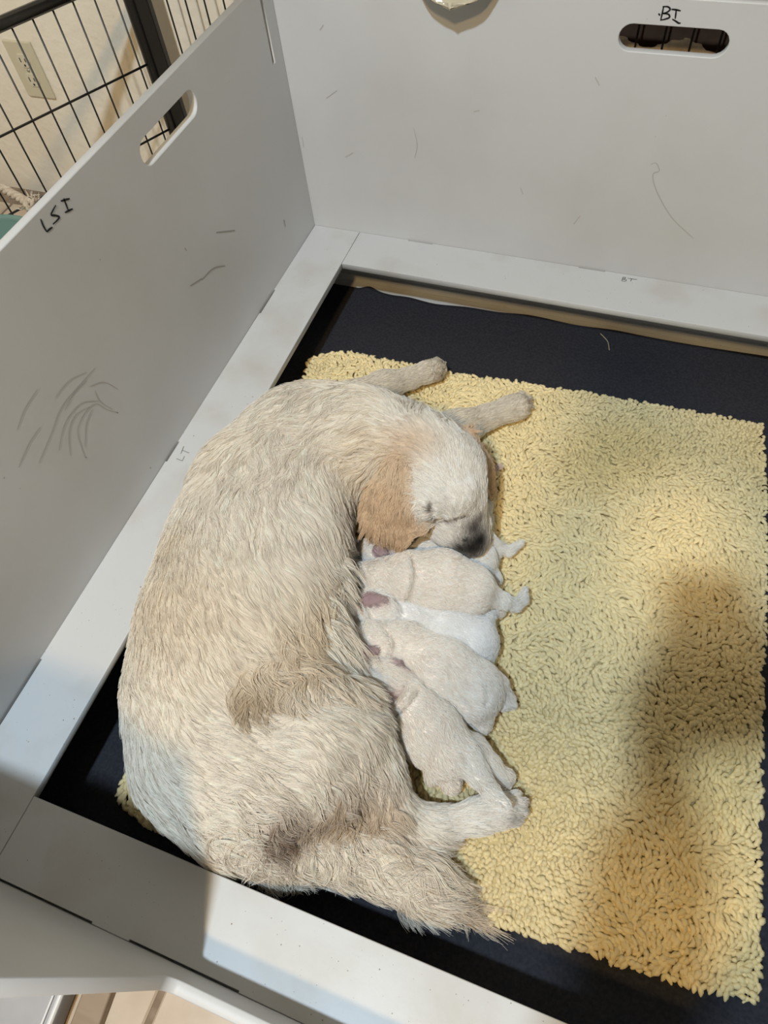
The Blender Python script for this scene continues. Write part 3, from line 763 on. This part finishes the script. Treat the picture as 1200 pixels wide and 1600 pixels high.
def flow(P, pw=3.2):
    d = np.linalg.norm(P[:, None] - gp[None], axis=2) + .004
    w = d ** -pw; w /= w.sum(1)[:, None]
    return w @ gd, w @ gv
def dens(P):
    n = dog.normal(P)
    return np.clip(n[:, 2] + .55, 0, 1) + .05 * (n[:, 2] > -.6)
def tail_w(P): return dens(P)
NG, NC, K = 30000, 270000, 8
gr = dog.sample(NG, dens); fd, fv = flow(gr)
swirl = FNoise(16, 10, 21)(gr); swirl2 = FNoise(34, 10, 22)(gr)
ln = fv[:, 0] / 1000; wv = fv[:, 1]
nrm = dog.normal(gr); side = np.cross(nrm, fd)
ang = (swirl * .30 + swirl2 * .22) * np.clip(wv * 1.3, .12, 1.0)
fd = fd * np.cos(ang)[:, None] + side * np.sin(ang)[:, None]
G = grow(dog, gr, fd, ln * rng.uniform(.85, 1.1, NG), fv[:, 2] * rng.uniform(.4, 1.6, NG), wv * .75, 5.5, K, FNoise(14, 8, 23), mat_t + .014)
cr = dog.sample(NC, dens)
S, near = kids(G, gr, cr, .52, .02)
tint = coat(cr, dog.colour(cr)); 
gvar = (1 + .05 * rng.normal(size=NG))[near]
tint = np.clip(tint * (gvar * (1 + .05 * rng.normal(size=NC)))[:, None], .01, .95)
tt = np.linspace(0, 1, K)[None]
lnc = ln[near]
rad = (.00028 + .00012 * np.clip(lnc / .04, 0, 1.3))[:, None] * (1 - .75 * tt ** 1.5) * rng.uniform(.8, 1.25, (NC, 1))
# belly fringe: long hair that falls sideways over the nursing puppies' heads
def fringe(N=3400):
    nl = 260; lock = rng.integers(0, nl, N)
    ly = rng.uniform(872, 1082, nl); lx = np.interp(ly, [870, 930, 1000, 1085], [528, 522, 508, 528]) + rng.uniform(-16, 8, nl)
    lr = np.array([surf(x, y, 8) for x, y in zip(lx, ly)])
    ll = np.where(ly < 965, rng.uniform(.016, .034, nl), rng.uniform(.032, .062, nl)); la = np.interp(ly, [870, 960, 1020, 1085], [.15, .55, .55, .2]) + rng.normal(0, .22, nl)
    lz = rng.uniform(.128, .150, nl); ph_ = rng.uniform(0, 6.28, nl); amp = rng.uniform(.001, .0045, nl)
    t = np.linspace(0, 1, K)[None, :]
    ca, sa = np.cos(la)[lock][:, None], np.sin(la)[lock][:, None]
    ex = at(620, 1000, .14) - at(520, 1000, .14); ex /= np.linalg.norm(ex); ey = at(560, 1080, .14) - at(560, 980, .14); ey /= np.linalg.norm(ey)
    L = ll[lock][:, None] * rng.uniform(.7, 1.1, (N, 1))
    root = lr[lock] + rng.normal(0, .0032, (N, 3)) * (1, 1, .3)
    s_ = amp[lock][:, None] * np.sin(ph_[lock][:, None] + 7 * t) * t
    u = L * t * ca - s_ * sa; v = L * t * (sa + .45 * t) + s_ * ca
    P = root[:, None, :] * (1, 1, 0) + u[:, :, None] * ex + v[:, :, None] * ey
    conv = (lr[lock] - root)[:, None, :] * (.7 * t ** 1.2)[:, :, None] * (1, 1, 0)
    z = root[:, 2:3] * (1 - t) + lz[lock][:, None] * t + .010 * np.sin(np.pi * t)
    P = P + conv; P[:, :, 2] = z
    tn = np.array([.92, .86, .77]) * (1 + .06 * rng.normal(size=nl))[lock][:, None] * (1 + .05 * rng.normal(size=(N, 1)))
    rd = .00042 * (1 - .75 * t ** 1.5) * rng.uniform(.8, 1.2, (N, 1))
    return P, rd, np.clip(tn, .05, .95)
fP, fr_, ft = fringe()
S = np.concatenate([S, fP]); rad = np.concatenate([rad, fr_]); tint = np.concatenate([tint, ft])
fo_ = hair_object('fur', S, rad, tint, M['fur'], dog_root); fo_['kind'] = 'stuff'
fo_['label'] = 'wavy cream fur'

# ------------------------------------------------------------------ puppies
PW = (.95, .905, .85); PP = (.94, .86, .79); EAR = (.24, .145, .175); PINK = (.62, .43, .41); NOSE = (.22, .17, .17)
def puppy(label, parts, ears, seed, tone=1.0, nfur=15000, zmin=None, folds=()):
    b = Body(.0022, .014)
    for pts, col, k in parts: chain(b, pts, col, k)
    for (A, B, ra, rb, nn) in ears:
        A_, B_ = q(*A), q(*B); vw = (CAM - A_) / np.linalg.norm(CAM - A_); dd = (B_ - A_) / np.linalg.norm(B_ - A_)
        b.cone(A_ - dd * .004, B_ + dd * .003, ra * .8, rb * .45, (.50, .38, .39), .004, vw, 2.6)
        b.cone(A_ - dd * .003 + vw * .0030, A_ + (B_ - A_) * .6 + vw * .0030, ra * .62, rb * .35, EAR, .0025, vw, 2.6)
        b.cone(A_ - dd * .001 + vw * .0065, A_ + (B_ - A_) * .45 + vw * .0065, ra * .30, rb * .12, EAR, .003, vw, 1.4, sub=True)
    for L in folds: b.groove(L, .0014, .006)
    b.build(zmin if zmin else mat_t + .013)
    root = empty('puppy', tuple(b.V.mean(0) * (1, 1, 0) + (0, 0, mat_t + .013)))
    tag(root, label, 'puppy', 'newborn puppies nursing on the rug')
    c = b.colour(b.V, .004)
    blot = FNoise(30, 8, seed)(b.V)
    c = c * (1 + .03 * blot)[:, None] * tone
    b.to_obj('puppy_body', M['pupskin'], root, c)
    N = nfur
    r0 = b.sample(N, lambda P: np.clip(b.normal(P)[:, 2] + .5, 0, 1))
    col = b.colour(r0, .004); keep = (np.linalg.norm(col - np.array(EAR), axis=1) > .25) & (np.linalg.norm(col - np.array(PINK), axis=1) > .12)
    r0 = r0[keep]; col = col[keep]; N = len(r0)
    fl = b.axis_flow(r0)
    fl = fl + rng.normal(0, .25, fl.shape) + (FNoise(25, 8, seed + 5)(r0) * .25)[:, None] * np.cross(b.normal(r0), fl)
    St = grow(b, r0, fl, rng.uniform(.006, .011, N), rng.uniform(.05, .3, N), np.full(N, .15), 3.0, 4, FNoise(40, 6, seed + 1), mat_t)
    t4 = np.linspace(0, 1, 4)[None]
    rd = .00034 * (1 - .7 * t4) * rng.uniform(.8, 1.2, (N, 1))
    tn = np.clip(col * tone * (1 + .09 * rng.normal(size=(N, 1))) * 1.04, 0, .95)
    o = hair_object('fur', St, rd, tn, M['pupfur'], root); o['kind'] = 'stuff'
    return root
W_ = PW
puppy('cream puppy lying on top of the litter with upturned tail tip',
      [([(554, 893, .105, .009), (572, 898, .110, .015), (600, 900, .114, .023), (640, 902, .116, .034), (690, 908, .112, .042), (732, 922, .100, .037)], PP, .010),
       ([(748, 926, .098, .020), (785, 940, .080, .0105), (805, 946, .066, .0075), (817, 938, .062, .0055), (820, 922, .066, .0035)], W_, .006),
       ([(620, 925, .100, .018), (628, 945, .080, .014)], PP, .008),
       ([(752, 925, .075, .024), (770, 946, .058, .012), (778, 955, .052, .009)], PP, .01)],
      [], 31, 1.0, zmin=.05, folds=[[(640, 870), (645, 895), (640, 925), (634, 940)]])
puppy('white puppy squeezed under the mother\'s nose, tail pointing out over the rug',
      [([(560, 862, .070, .016), (600, 868, .075, .030), (650, 872, .070, .034), (700, 872, .068, .037), (738, 876, .068, .036)], W_, .012),
       ([(755, 842, .078, .016), (778, 856, .060, .008), (795, 862, .052, .006), (814, 848, .052, .0032)], W_, .006),
       ([(748, 858, .065, .022), (765, 862, .055, .014), (768, 880, .050, .010)], W_, .008), ([(752, 895, .055, .022), (768, 905, .050, .014)], W_, .008)],
      [((596, 862, .108), (604, 868, .103), .013, .011, None)], 32, 1.06)
puppy('white puppy hidden behind the mother\'s muzzle with only its tail tip showing',
      [([(650, 800, .060, .018), (690, 800, .062, .028), (722, 795, .062, .032), (738, 790, .062, .030)], W_, .012), ([(745, 800, .060, .020), (754, 815, .060, .014), (755, 830, .055, .010)], W_, .008),
       ([(742, 770, .065, .014), (762, 742, .056, .007), (781, 729, .056, .0032)], (.74, .62, .57), .006)],
      [], 33, 1.0, 5000)
puppy('bright white puppy lying under the topmost puppy, purple ear turned up',
      [([(538, 965, .085, .014), (560, 958, .090, .026), (588, 952, .092, .034)], PP, .012), ([(590, 955, .088, .032), (645, 968, .074, .034), (690, 985, .072, .040), (735, 1002, .068, .038)], (.96, .95, .93), .012),
       ([(750, 970, .066, .020), (762, 955, .060, .015)], (.96, .95, .93), .008), ([(752, 1015, .060, .020), (755, 1035, .052, .013)], (.96, .95, .93), .008)],
      [((580, 937, .132), (600, 938, .128), .012, .009, None), ((622, 965, .090), (626, 970, .084), .010, .008, None)], 34, 1.04, folds=[[(610, 930), (624, 948), (620, 972), (600, 984)], [(560, 940), (572, 955), (575, 975)], [(560, 975), (575, 983)], [(765, 962), (745, 958)]])
puppy('cream puppy with purple ear and short white tail tip, in the middle of the litter',
      [([(532, 1018, .085, .014), (555, 1012, .090, .026), (585, 1010, .092, .034), (635, 1016, .084, .038), (690, 1048, .080, .044), (738, 1080, .074, .041)], PP, .012),
       ([(752, 1062, .078, .022), (775, 1072, .066, .014), (784, 1088, .056, .011), (796, 1094, .052, .007)], PP, .008),
       ([(772, 1088, .064, .012), (786, 1101, .056, .0065), (803, 1103, .053, .0025)], W_, .005), ([(766, 1090, .060, .012), (768, 1100, .055, .010)], (.55, .43, .42), .004),
       ([(735, 1105, .062, .022), (752, 1120, .056, .014), (754, 1134, .050, .010)], PP, .008)],
      [((570, 1020, .133), (584, 1017, .130), .012, .010, None)], 35, 1.0, folds=[[(600, 985), (612, 1005), (606, 1030)], [(755, 1068), (762, 1085), (758, 1105)], [(722, 1090), (735, 1110)]])
puppy('cream puppy nearest the hind paw with long tail laid across the paw',
      [([(552, 1075, .092, .016), (578, 1068, .096, .030), (604, 1072, .097, .034), (640, 1105, .086, .036), (670, 1142, .080, .041), (698, 1172, .074, .036)], PP, .012),
       ([(728, 1182, .082, .020), (748, 1212, .076, .013), (768, 1238, .090, .0085), (792, 1258, .104, .0035)], W_, .006),
       ([(738, 1175, .062, .022), (765, 1200, .056, .014), (780, 1222, .050, .012), (792, 1214, .048, .009)], PP, .008),
       ([(688, 1194, .058, .020), (702, 1214, .050, .014), (706, 1228, .048, .010)], PP, .008), ([(680, 1205, .054, .014), (676, 1216, .048, .009)], PP, .006)],
      [((602, 1092, .132), (612, 1088, .126), .0105, .010, None), ((622, 1042, .118), (630, 1048, .112), .011, .0085, None)], 36, 1.0, folds=[[(652, 1078), (642, 1092), (628, 1108), (618, 1122)], [(636, 1068), (630, 1082), (616, 1098)], [(722, 1180), (735, 1200)]])

# ------------------------------------------------------------------ wire pen behind the box
pen_d = np.array([-.4415, -.8973, 0]); post = np.array([-.315, .05, 0])
pen = empty('wire_pen', tuple(post)); tag(pen, 'black wire exercise pen standing between the box and the wall', 'pet pen')
PTOP = .535
wr = .0016
tube('post', [post + (0, 0, .002), post + (0, 0, .9)], .011, M['black_frame'], pen, 10)
box('post_plate', post + np.array([.012, -.006, .002]), post + np.array([.040, .010, .9]), M['black_frame'], pen, .003)
L0 = 1.0
for k in range(25):
    s0 = .024 + .0383 * k
    b = post + pen_d * s0
    tube('wire', [b + (0, 0, .012), b + (0, 0, PTOP - .008)], wr, M['black_wire'], pen, 6)
off = np.array([.8973, -.4415, 0]) * .003
for z in (.02, .14, .265, .387):
    tube('cross_wire', [post + off + (0, 0, z), post + off + pen_d * L0 + np.array([0, 0, z])], .0021, M['black_wire'], pen, 6)
tube('top_bar', [post + (0, 0, PTOP - .006), post + pen_d * L0 + np.array([0, 0, PTOP - .006])], .0105, M['black_frame'], pen, 10)
tube('post', [post + pen_d * L0 + np.array([0, 0, .002]), post + pen_d * L0 + np.array([0, 0, .6])], .011, M['black_frame'], pen, 10)
pb = np.array([0.0, .062, 0])
for k in range(36):
    x = -.246 + .0383 * k
    tube('wire', [(x, .062, .012), (x, .062, .90)], wr, M['black_wire'], pen, 6)
for z in (.02, .14, .265, .80, .90):
    tube('cross_wire', [(-.29, .065, z), (1.12, .065, z)], .0021, M['black_wire'], pen, 6)
# cream blanket, plus an added dark sheet for the wall's shade, behind the slot
def pile_blanket(name, x0, x1, y, ztop, r, amp, m, label):
    b = Body(.006, .012)
    for x in np.arange(x0, x1, .018):
        z = ztop + amp * math.sin(x * 62 + 1.2); b.cone((x, y, .04), (x + .01, y, z - r), r, r, (.6, .5, .4))
    b.build(.002)
    me = bpy.data.meshes.new(name); me.from_pydata(b.V.tolist(), [], b.F.tolist())
    tag(link(name, me, m, None, True), label, 'blanket')
pile_blanket('blanket', .42, .86, .078, .474, .008, .008, M['blanket'], 'cream folded blanket stuffed behind the box below the handle slot')
pile_blanket('blanket', .36, .92, .108, .62, .008, .004, M['brown'], 'added dark brown sheet standing in for wall shade behind the handle slot')
# ------------------------------------------------------------------ wall outlet
oc = np.array([-.70, WY, .308])
out_ = empty('wall_outlet', tuple(oc)); tag(out_, 'ivory duplex power outlet on the cream wall behind the pen', 'wall outlet')
box('cover_plate', oc + np.array([-.037, -.006, -.058]), oc + np.array([.037, 0, .058]), M['ivory'], out_, .003)
for s in (1, -1):
    bm = bmesh.new(); cz = oc[2] + s * .0195
    pts = []
    for k in range(24):
        a = 2 * math.pi * k / 24; pts.append((.0165 * math.cos(a), max(-.0135, min(.0135, .0165 * math.sin(a)))))
    lo_ = [bm.verts.new((oc[0] + u, oc[1] - .006, cz + v)) for u, v in pts]; hi_ = [bm.verts.new((oc[0] + u * .95, oc[1] - .0085, cz + v * .95)) for u, v in pts]
    for k in range(24): bm.faces.new((lo_[k], lo_[(k + 1) % 24], hi_[(k + 1) % 24], hi_[k]))
    bm.faces.new(hi_)
    so = bm_obj('socket', bm, M['socket'], out_)
    for dx, h in ((-.0065, .0045), (.0065, .0036)):
        box('slot', (oc[0] + dx - .0011, oc[1] - .0090, cz + .002 - h), (oc[0] + dx + .0011, oc[1] - .0080, cz + .002 + h), M['hole'], so)
    tube('ground_hole', [(oc[0], oc[1] - .0080, cz - .0085), (oc[0], oc[1] - .0090, cz - .0085)], .0024, M['hole'], so, 10)
tube('screw', [(oc[0], oc[1] - .0055, oc[2]), (oc[0], oc[1] - .0075, oc[2])], .0032, M['screw'], out_, 10)

# ------------------------------------------------------------------ teal bin with rope toy, behind the side panel
bc = at(-40, 395, .30); br = .112; bc = bc + np.array([.014, -.007, 0])
print('bin-pen dist', (bc - np.array([-.315, .05, 0])) @ np.array([.8973, -.4415, 0]), bc)
bn = empty('plastic_bin', (bc[0], bc[1], 0)); tag(bn, 'teal round plastic bin standing outside the box beside the pen', 'bin')
def lathe(bm, c, prof, n=40):
    rings = [[bm.verts.new((c[0] + r * math.cos(2 * math.pi * k / n), c[1] + r * math.sin(2 * math.pi * k / n), z)) for k in range(n)] for r, z in prof]
    for a, b in zip(rings[:-1], rings[1:]):
        for k in range(n): bm.faces.new((a[k], a[(k + 1) % n], b[(k + 1) % n], b[k]))
    bm.faces.new(rings[0][::-1]); bm.faces.new(rings[-1])
bm = bmesh.new(); lathe(bm, bc, [(br * .8, .002), (br * .97, .29), (br * .955, .292), (br * .79, .012)]); bm_obj('bin_body', bm, M['teal'], bn, True)
bm = bmesh.new(); lathe_p = [(br * .955, .285), (br * .955, .298), (br, .303), (br * 1.05, .298), (br * 1.05, .285), (br * .97, .280)]
n = 40; rings = [[bm.verts.new((bc[0] + r * math.cos(2 * math.pi * k / n), bc[1] + r * math.sin(2 * math.pi * k / n), z)) for k in range(n)] for r, z in lathe_p]
for a, b in zip(rings, rings[1:] + rings[:1]):
    for k in range(n): bm.faces.new((a[k], a[(k + 1) % n], b[(k + 1) % n], b[k]))
bm_obj('rim', bm, M['teal'], bn, True)
def rope_toy():
    zz = .325
    path = catmull([at(-45, 283, zz), at(0, 293, zz), at(22, 304, zz - .004), at(40, 314, zz - .008), at(50, 320, zz - .010)], 14)
    t = empty('rope_toy', tuple(path[0])); tag(t, 'braided cream rope toy with a knotted end resting on the teal bin', 'dog toy')
    n = len(path)
    for s in range(3):
        pts = []
        for i in range(n):
            tg = path[min(i + 1, n - 1)] - path[max(i - 1, 0)]; tg /= np.linalg.norm(tg)
            u = np.cross(tg, (0, 0, 1)); u /= np.linalg.norm(u); v = np.cross(u, tg); a = i * .42 + s * 2.094
            pts.append(path[i] + .0042 * (u * math.cos(a) + v * math.sin(a)))
        tube('strand', pts, .0042, M['rope'], t, 7)
    e_ = path[-1]; bm = bmesh.new()
    for k in range(5):
        a = k * 1.3; r0 = .011
        loop = [e_ + np.array([r0 * math.cos(w) * math.cos(a), r0 * math.sin(w), r0 * math.cos(w) * math.sin(a)]) for w in np.linspace(0, 6.28, 13)]
        tube_mesh(bm, loop, .0045, 6, False)
    bm_obj('knot', bm, M['rope'], t, True)
    bm = bmesh.new()
    for k in range(26):
        d = np.array([rng.normal(.4, .5), rng.normal(.3, .5), rng.normal(.1, .5)]); d /= np.linalg.norm(d)
        tube_mesh(bm, [e_ + d * .008, e_ + d * .018 + rng.normal(0, .002, 3), e_ + d * .026 + rng.normal(0, .004, 3)], [.0018, .0014, .0006], 4)
    bm_obj('frayed_end', bm, M['rope'], t, True)
rope_toy()

# ------------------------------------------------------------------ vinyl bag corner hanging over the back panel
def bag():
    tip = on_y(703, 17, -.045); cx = tip[0]
    path = catmull([(-.045, tip[2]), (-.040, .552), (-.026, .582), (-.004, .596), (.016, .586), (.026, .552), (.029, .50), (.030, .44)], 4)
    nv, nu = len(path), 17; bm = bmesh.new(); f, bk_ = [], []
    for j in range(nv):
        v = j / (nv - 1); w = .112 * min(1, v / .55) ** .85 + .003
        tg = path[min(j + 1, nv - 1)] - path[max(j - 1, 0)]; tg /= np.linalg.norm(tg); no = np.array([tg[1] * -1, tg[0]])
        r0, r1 = [], []
        for i in range(nu):
            u = i / (nu - 1) * 2 - 1
            sag = .010 * u * u * max(0, 1 - v * 2.2); puff = .0035 * (1 - u * u) + .0012 * math.sin(9 * u + 5 * v)
            y, z = path[j]
            p = np.array([cx + u * w, y + no[0] * puff, z + sag + no[1] * puff])
            r0.append(bm.verts.new(p)); r1.append(bm.verts.new(p - np.array([0, no[0], no[1]]) * .003))
        f.append(r0); bk_.append(r1)
    for j in range(nv - 1):
        for i in range(nu - 1):
            bm.faces.new((f[j][i], f[j][i + 1], f[j + 1][i + 1], f[j + 1][i])); bm.faces.new((bk_[j][i + 1], bk_[j][i], bk_[j + 1][i], bk_[j + 1][i + 1]))
        bm.faces.new((bk_[j][0], f[j][0], f[j + 1][0], bk_[j + 1][0])); bm.faces.new((f[j][-1], bk_[j][-1], bk_[j + 1][-1], f[j + 1][-1]))
    for i in range(nu - 1):
        bm.faces.new((f[0][i + 1], f[0][i], bk_[0][i], bk_[0][i + 1])); bm.faces.new((f[-1][i], f[-1][i + 1], bk_[-1][i + 1], bk_[-1][i]))
    bmesh.ops.recalc_face_normals(bm, faces=bm.faces)
    tag(bm_obj('bag', bm, M['vinyl'], None, True), 'shiny cream vinyl bag draped over the top edge of the back panel', 'bag')
bag()

# ------------------------------------------------------------------ things on the tiles outside the entry
tc = at(104, 1551, .05)
def tray():
    p1 = at(98, 1545, .045); p2 = at(76, 1600, .045)
    x1 = p1[0]; y1 = -1.27
    t = empty('plastic_tray', (x1 - .15, y1 - .2, 0)); tag(t, 'light grey plastic tray with a white rim on the tiles outside the entry', 'tray')
    d = np.array([p2[0] - p1[0], p2[1] - p1[1]]); d /= np.linalg.norm(d)
    A = np.array([p1[0], p1[1]]) - d * .03
    nrm = np.array([-d[1], d[0]]); nrm = nrm if nrm[0] < 0 else -nrm
    outl = [A, A + d * .34, A + d * .34 + nrm * .26, A + nrm * .26]
    outl = [tuple(o) for o in outl]
    flat_panel('tray_base', outl, [], Matrix.Translation((0, 0, .001)), .040, M['greyplastic'], t, .004)
    loop = [np.array([*o, .043]) for o in outl]
    ins = np.mean(loop, 0)
    lp = []
    for i in range(4):
        a, b_ = loop[i], loop[(i + 1) % 4]
        for s in np.linspace(.06, .94, 6): lp.append(a + (b_ - a) * s)
    lp.append(lp[0])
    bm = bmesh.new(); tube_mesh(bm, lp, .0035, 8, False); bm_obj('rim', bm, M['whiterim'], t, True)
    lp2 = [ins + (p - ins) * .93 for p in lp]
    bm = bmesh.new(); tube_mesh(bm, lp2, .0015, 6, False); bm_obj('inner_ridge', bm, M['whiterim'], t, True)
    return A, d, nrm
A_, d_, n_ = tray()
bA = A_ - n_ * .012
ol = [bA, bA + d_ * .34, bA + d_ * .34 - n_ * .035, bA - n_ * .035]
wb_ = flat_panel('wooden_board', [tuple(o) for o in ol], [], Matrix.Translation((0, 0, .0005)), .016, M['tanboard'], None, .002)
tag(wb_, 'narrow tan wooden board on the tiles beside the grey tray', 'board')

# ------------------------------------------------------------------ straw wisp on the mat
sp_ = catmull([at(938, 521, mat_t + .001), at(945, 528, mat_t + .002), at(950, 535, mat_t + .002), at(952, 547, mat_t + .001)], 6)
tag(tube('straw_wisp', sp_, .0009, M['straw'], None, 5), 'pale straw wisp lying on the bare charcoal mat', 'straw')

# ------------------------------------------------------------------ the person taking the picture, and the phone
FW, DN, RT_ = ROT[2], ROT[1], ROT[0]
pc = CAM - FW * .010 - DN * .022 + RT_ * .018
T = Matrix(((RT_[0], -DN[0], -FW[0], pc[0]), (RT_[1], -DN[1], -FW[1], pc[1]), (RT_[2], -DN[2], -FW[2], pc[2]), (0, 0, 0, 1)))
def rrect(w, h, r, n=5):
    out = []
    for cx, cy, a0 in ((w / 2 - r, h / 2 - r, 0), (-w / 2 + r, h / 2 - r, 90), (-w / 2 + r, -h / 2 + r, 180), (w / 2 - r, -h / 2 + r, 270)):
        out += [(cx + r * math.cos(math.radians(a0 + 90 * k / n)), cy + r * math.sin(math.radians(a0 + 90 * k / n))) for k in range(n + 1)]
    return out
ph = empty('phone', tuple(pc)); tag(ph, 'black smartphone held up over the whelping box', 'phone')
flat_panel('phone_case', rrect(.073, .148, .011), [], T, .008, M['black_frame'], ph, .0015)
flat_panel('screen', rrect(.067, .142, .008), [], T @ Matrix.Translation((0, 0, .0081)), .0008, mat('phone_glass', (.02, .02, .025), .08, .5), ph, .0002)
def person():
    SK = (.55, .36, .26); SH = (.045, .05, .075); JE = (.05, .075, .14); HA = (.06, .035, .02); SO = (.6, .6, .6)
    b = Body(.007, .03)
    V = lambda *p: np.array(p)
    def ch(pts, col, k=.03, f=1.0, n=(0, 1, 0)):
        for (p0, r0), (p1, r1) in zip(pts[:-1], pts[1:]): b.cone(p0, p1, r0, r1, col, k, n, f)
    # legs and feet
    for sx in (-1, 1):
        x = 1.0 + sx * .10
        ch([(V(x, -1.76, .93), .085), (V(x + sx * .01, -1.70, .50), .058), (V(x + sx * .01, -1.74, .10), .042)], JE)
        ch([(V(x + sx * .01, -1.76, .045), .038), (V(x + sx * .03, -1.60, .032), .030)], SO, .02)
    # trunk, leaning over the box
    ch([(V(1.00, -1.74, .96), .120), (V(.99, -1.71, 1.11), .112), (V(.97, -1.64, 1.29), .122)], SH, .05, 1.35)
    ch([(V(.835, -1.60, 1.37), .055), (V(.97, -1.615, 1.40), .07), (V(1.105, -1.60, 1.37), .055)], SH, .04)
    ch([(V(.965, -1.60, 1.42), .050), (V(.95, -1.55, 1.49), .047)], SK, .02)
    hc_ = V(.93, -1.505, 1.57); fd_ = V(-.45, .62, -.72); fd_ /= np.linalg.norm(fd_)
    up_ = V(0, .5, .6) - fd_ * (V(0, .5, .6) @ fd_); up_ /= np.linalg.norm(up_); rt_ = np.cross(fd_, up_)
    b.cone(hc_ - fd_ * .02 + up_ * .02, hc_ + fd_ * .022 - up_ * .05, .082, .058, SK, .02)
    b.cone(hc_ - fd_ * .030 + up_ * .035, hc_ - fd_ * .045 - up_ * .04, .084, .070, HA, .012)
    b.cone(hc_ + fd_ * .088 - up_ * .005, hc_ + fd_ * .098 - up_ * .03, .009, .013, SK, .012)
    b.cone(hc_ + fd_ * .078 - up_ * .062 - rt_ * .016, hc_ + fd_ * .078 - up_ * .062 + rt_ * .016, .007, .007, (.45, .2, .17), .004)
    for s_ in (-1, 1):
        b.cone(hc_ + rt_ * s_ * .078 - up_ * .005, hc_ + rt_ * s_ * .080 - up_ * .035, .016, .012, SK, .006)
        b.cone(hc_ + rt_ * s_ * .031 + fd_ * .073 + up_ * .012, hc_ + rt_ * s_ * .031 + fd_ * .074 + up_ * .012, .010, .010, (.08, .06, .05), .003)
    # arms to the phone
    wl = pc - RT_ * .052 + DN * .105 - FW * .045; wr_ = pc + RT_ * .105 + DN * .060 - FW * .045
    ch([(V(.82, -1.61, 1.365), .064), (V(.615, -1.43, 1.06), .056)], SH, .025); ch([(V(.615, -1.43, 1.06), .046), (wl * .8 + V(.615, -1.43, 1.06) * .2, .042)], SH, .02)
    ch([(V(1.115, -1.605, 1.365), .056), (V(.90, -1.38, 1.03), .043)], SH, .025); ch([(V(.90, -1.38, 1.03), .056), (wr_ * .8 + V(.90, -1.38, 1.03) * .2, .046)], SH, .02)
    for w0, el, sd in ((wl, V(.615, -1.43, 1.06), -1), (wr_, V(.90, -1.38, 1.03), 1)):
        fdir = w0 - el; fdir /= np.linalg.norm(fdir)
        b.cone(w0 - fdir * .045, w0, .024, .022, SK, .012)
        palm = pc + RT_ * sd * .050 + DN * .030 - FW * .022
        b.cone(w0, palm, .024, .021, SK, .014)
        for j in range(4):      # fingers wrap the phone's long edge from behind
            base = palm + DN * (.024 - .017 * j) + RT_ * sd * (-.004)
            L = (.020, .026, .028, .024)[j]
            k1 = base - RT_ * sd * L - FW * .006
            k2 = k1 - RT_ * sd * L * .6 + FW * .004
            b.cone(base, k1, .0085, .008, SK, .004); b.cone(k1, k2, .008, .007, SK, .004)
        th = palm - DN * .012; t1 = th - DN * .035 - RT_ * sd * .006; t2 = t1 - DN * .018 - RT_ * sd * .014
        b.cone(th, t1, .011, .0095, SK, .006); b.cone(t1, t2, .0095, .0085, SK, .004)
    b.build(.003)
    root = empty('person', (1.0, -1.68, 0)); tag(root, 'person in dark shirt and jeans leaning over the entry, holding a phone', 'person')
    b.to_obj('person_body', attr_mat('person_clothes_and_skin', .75, .2), root, b.colour(b.V, .004))
person()
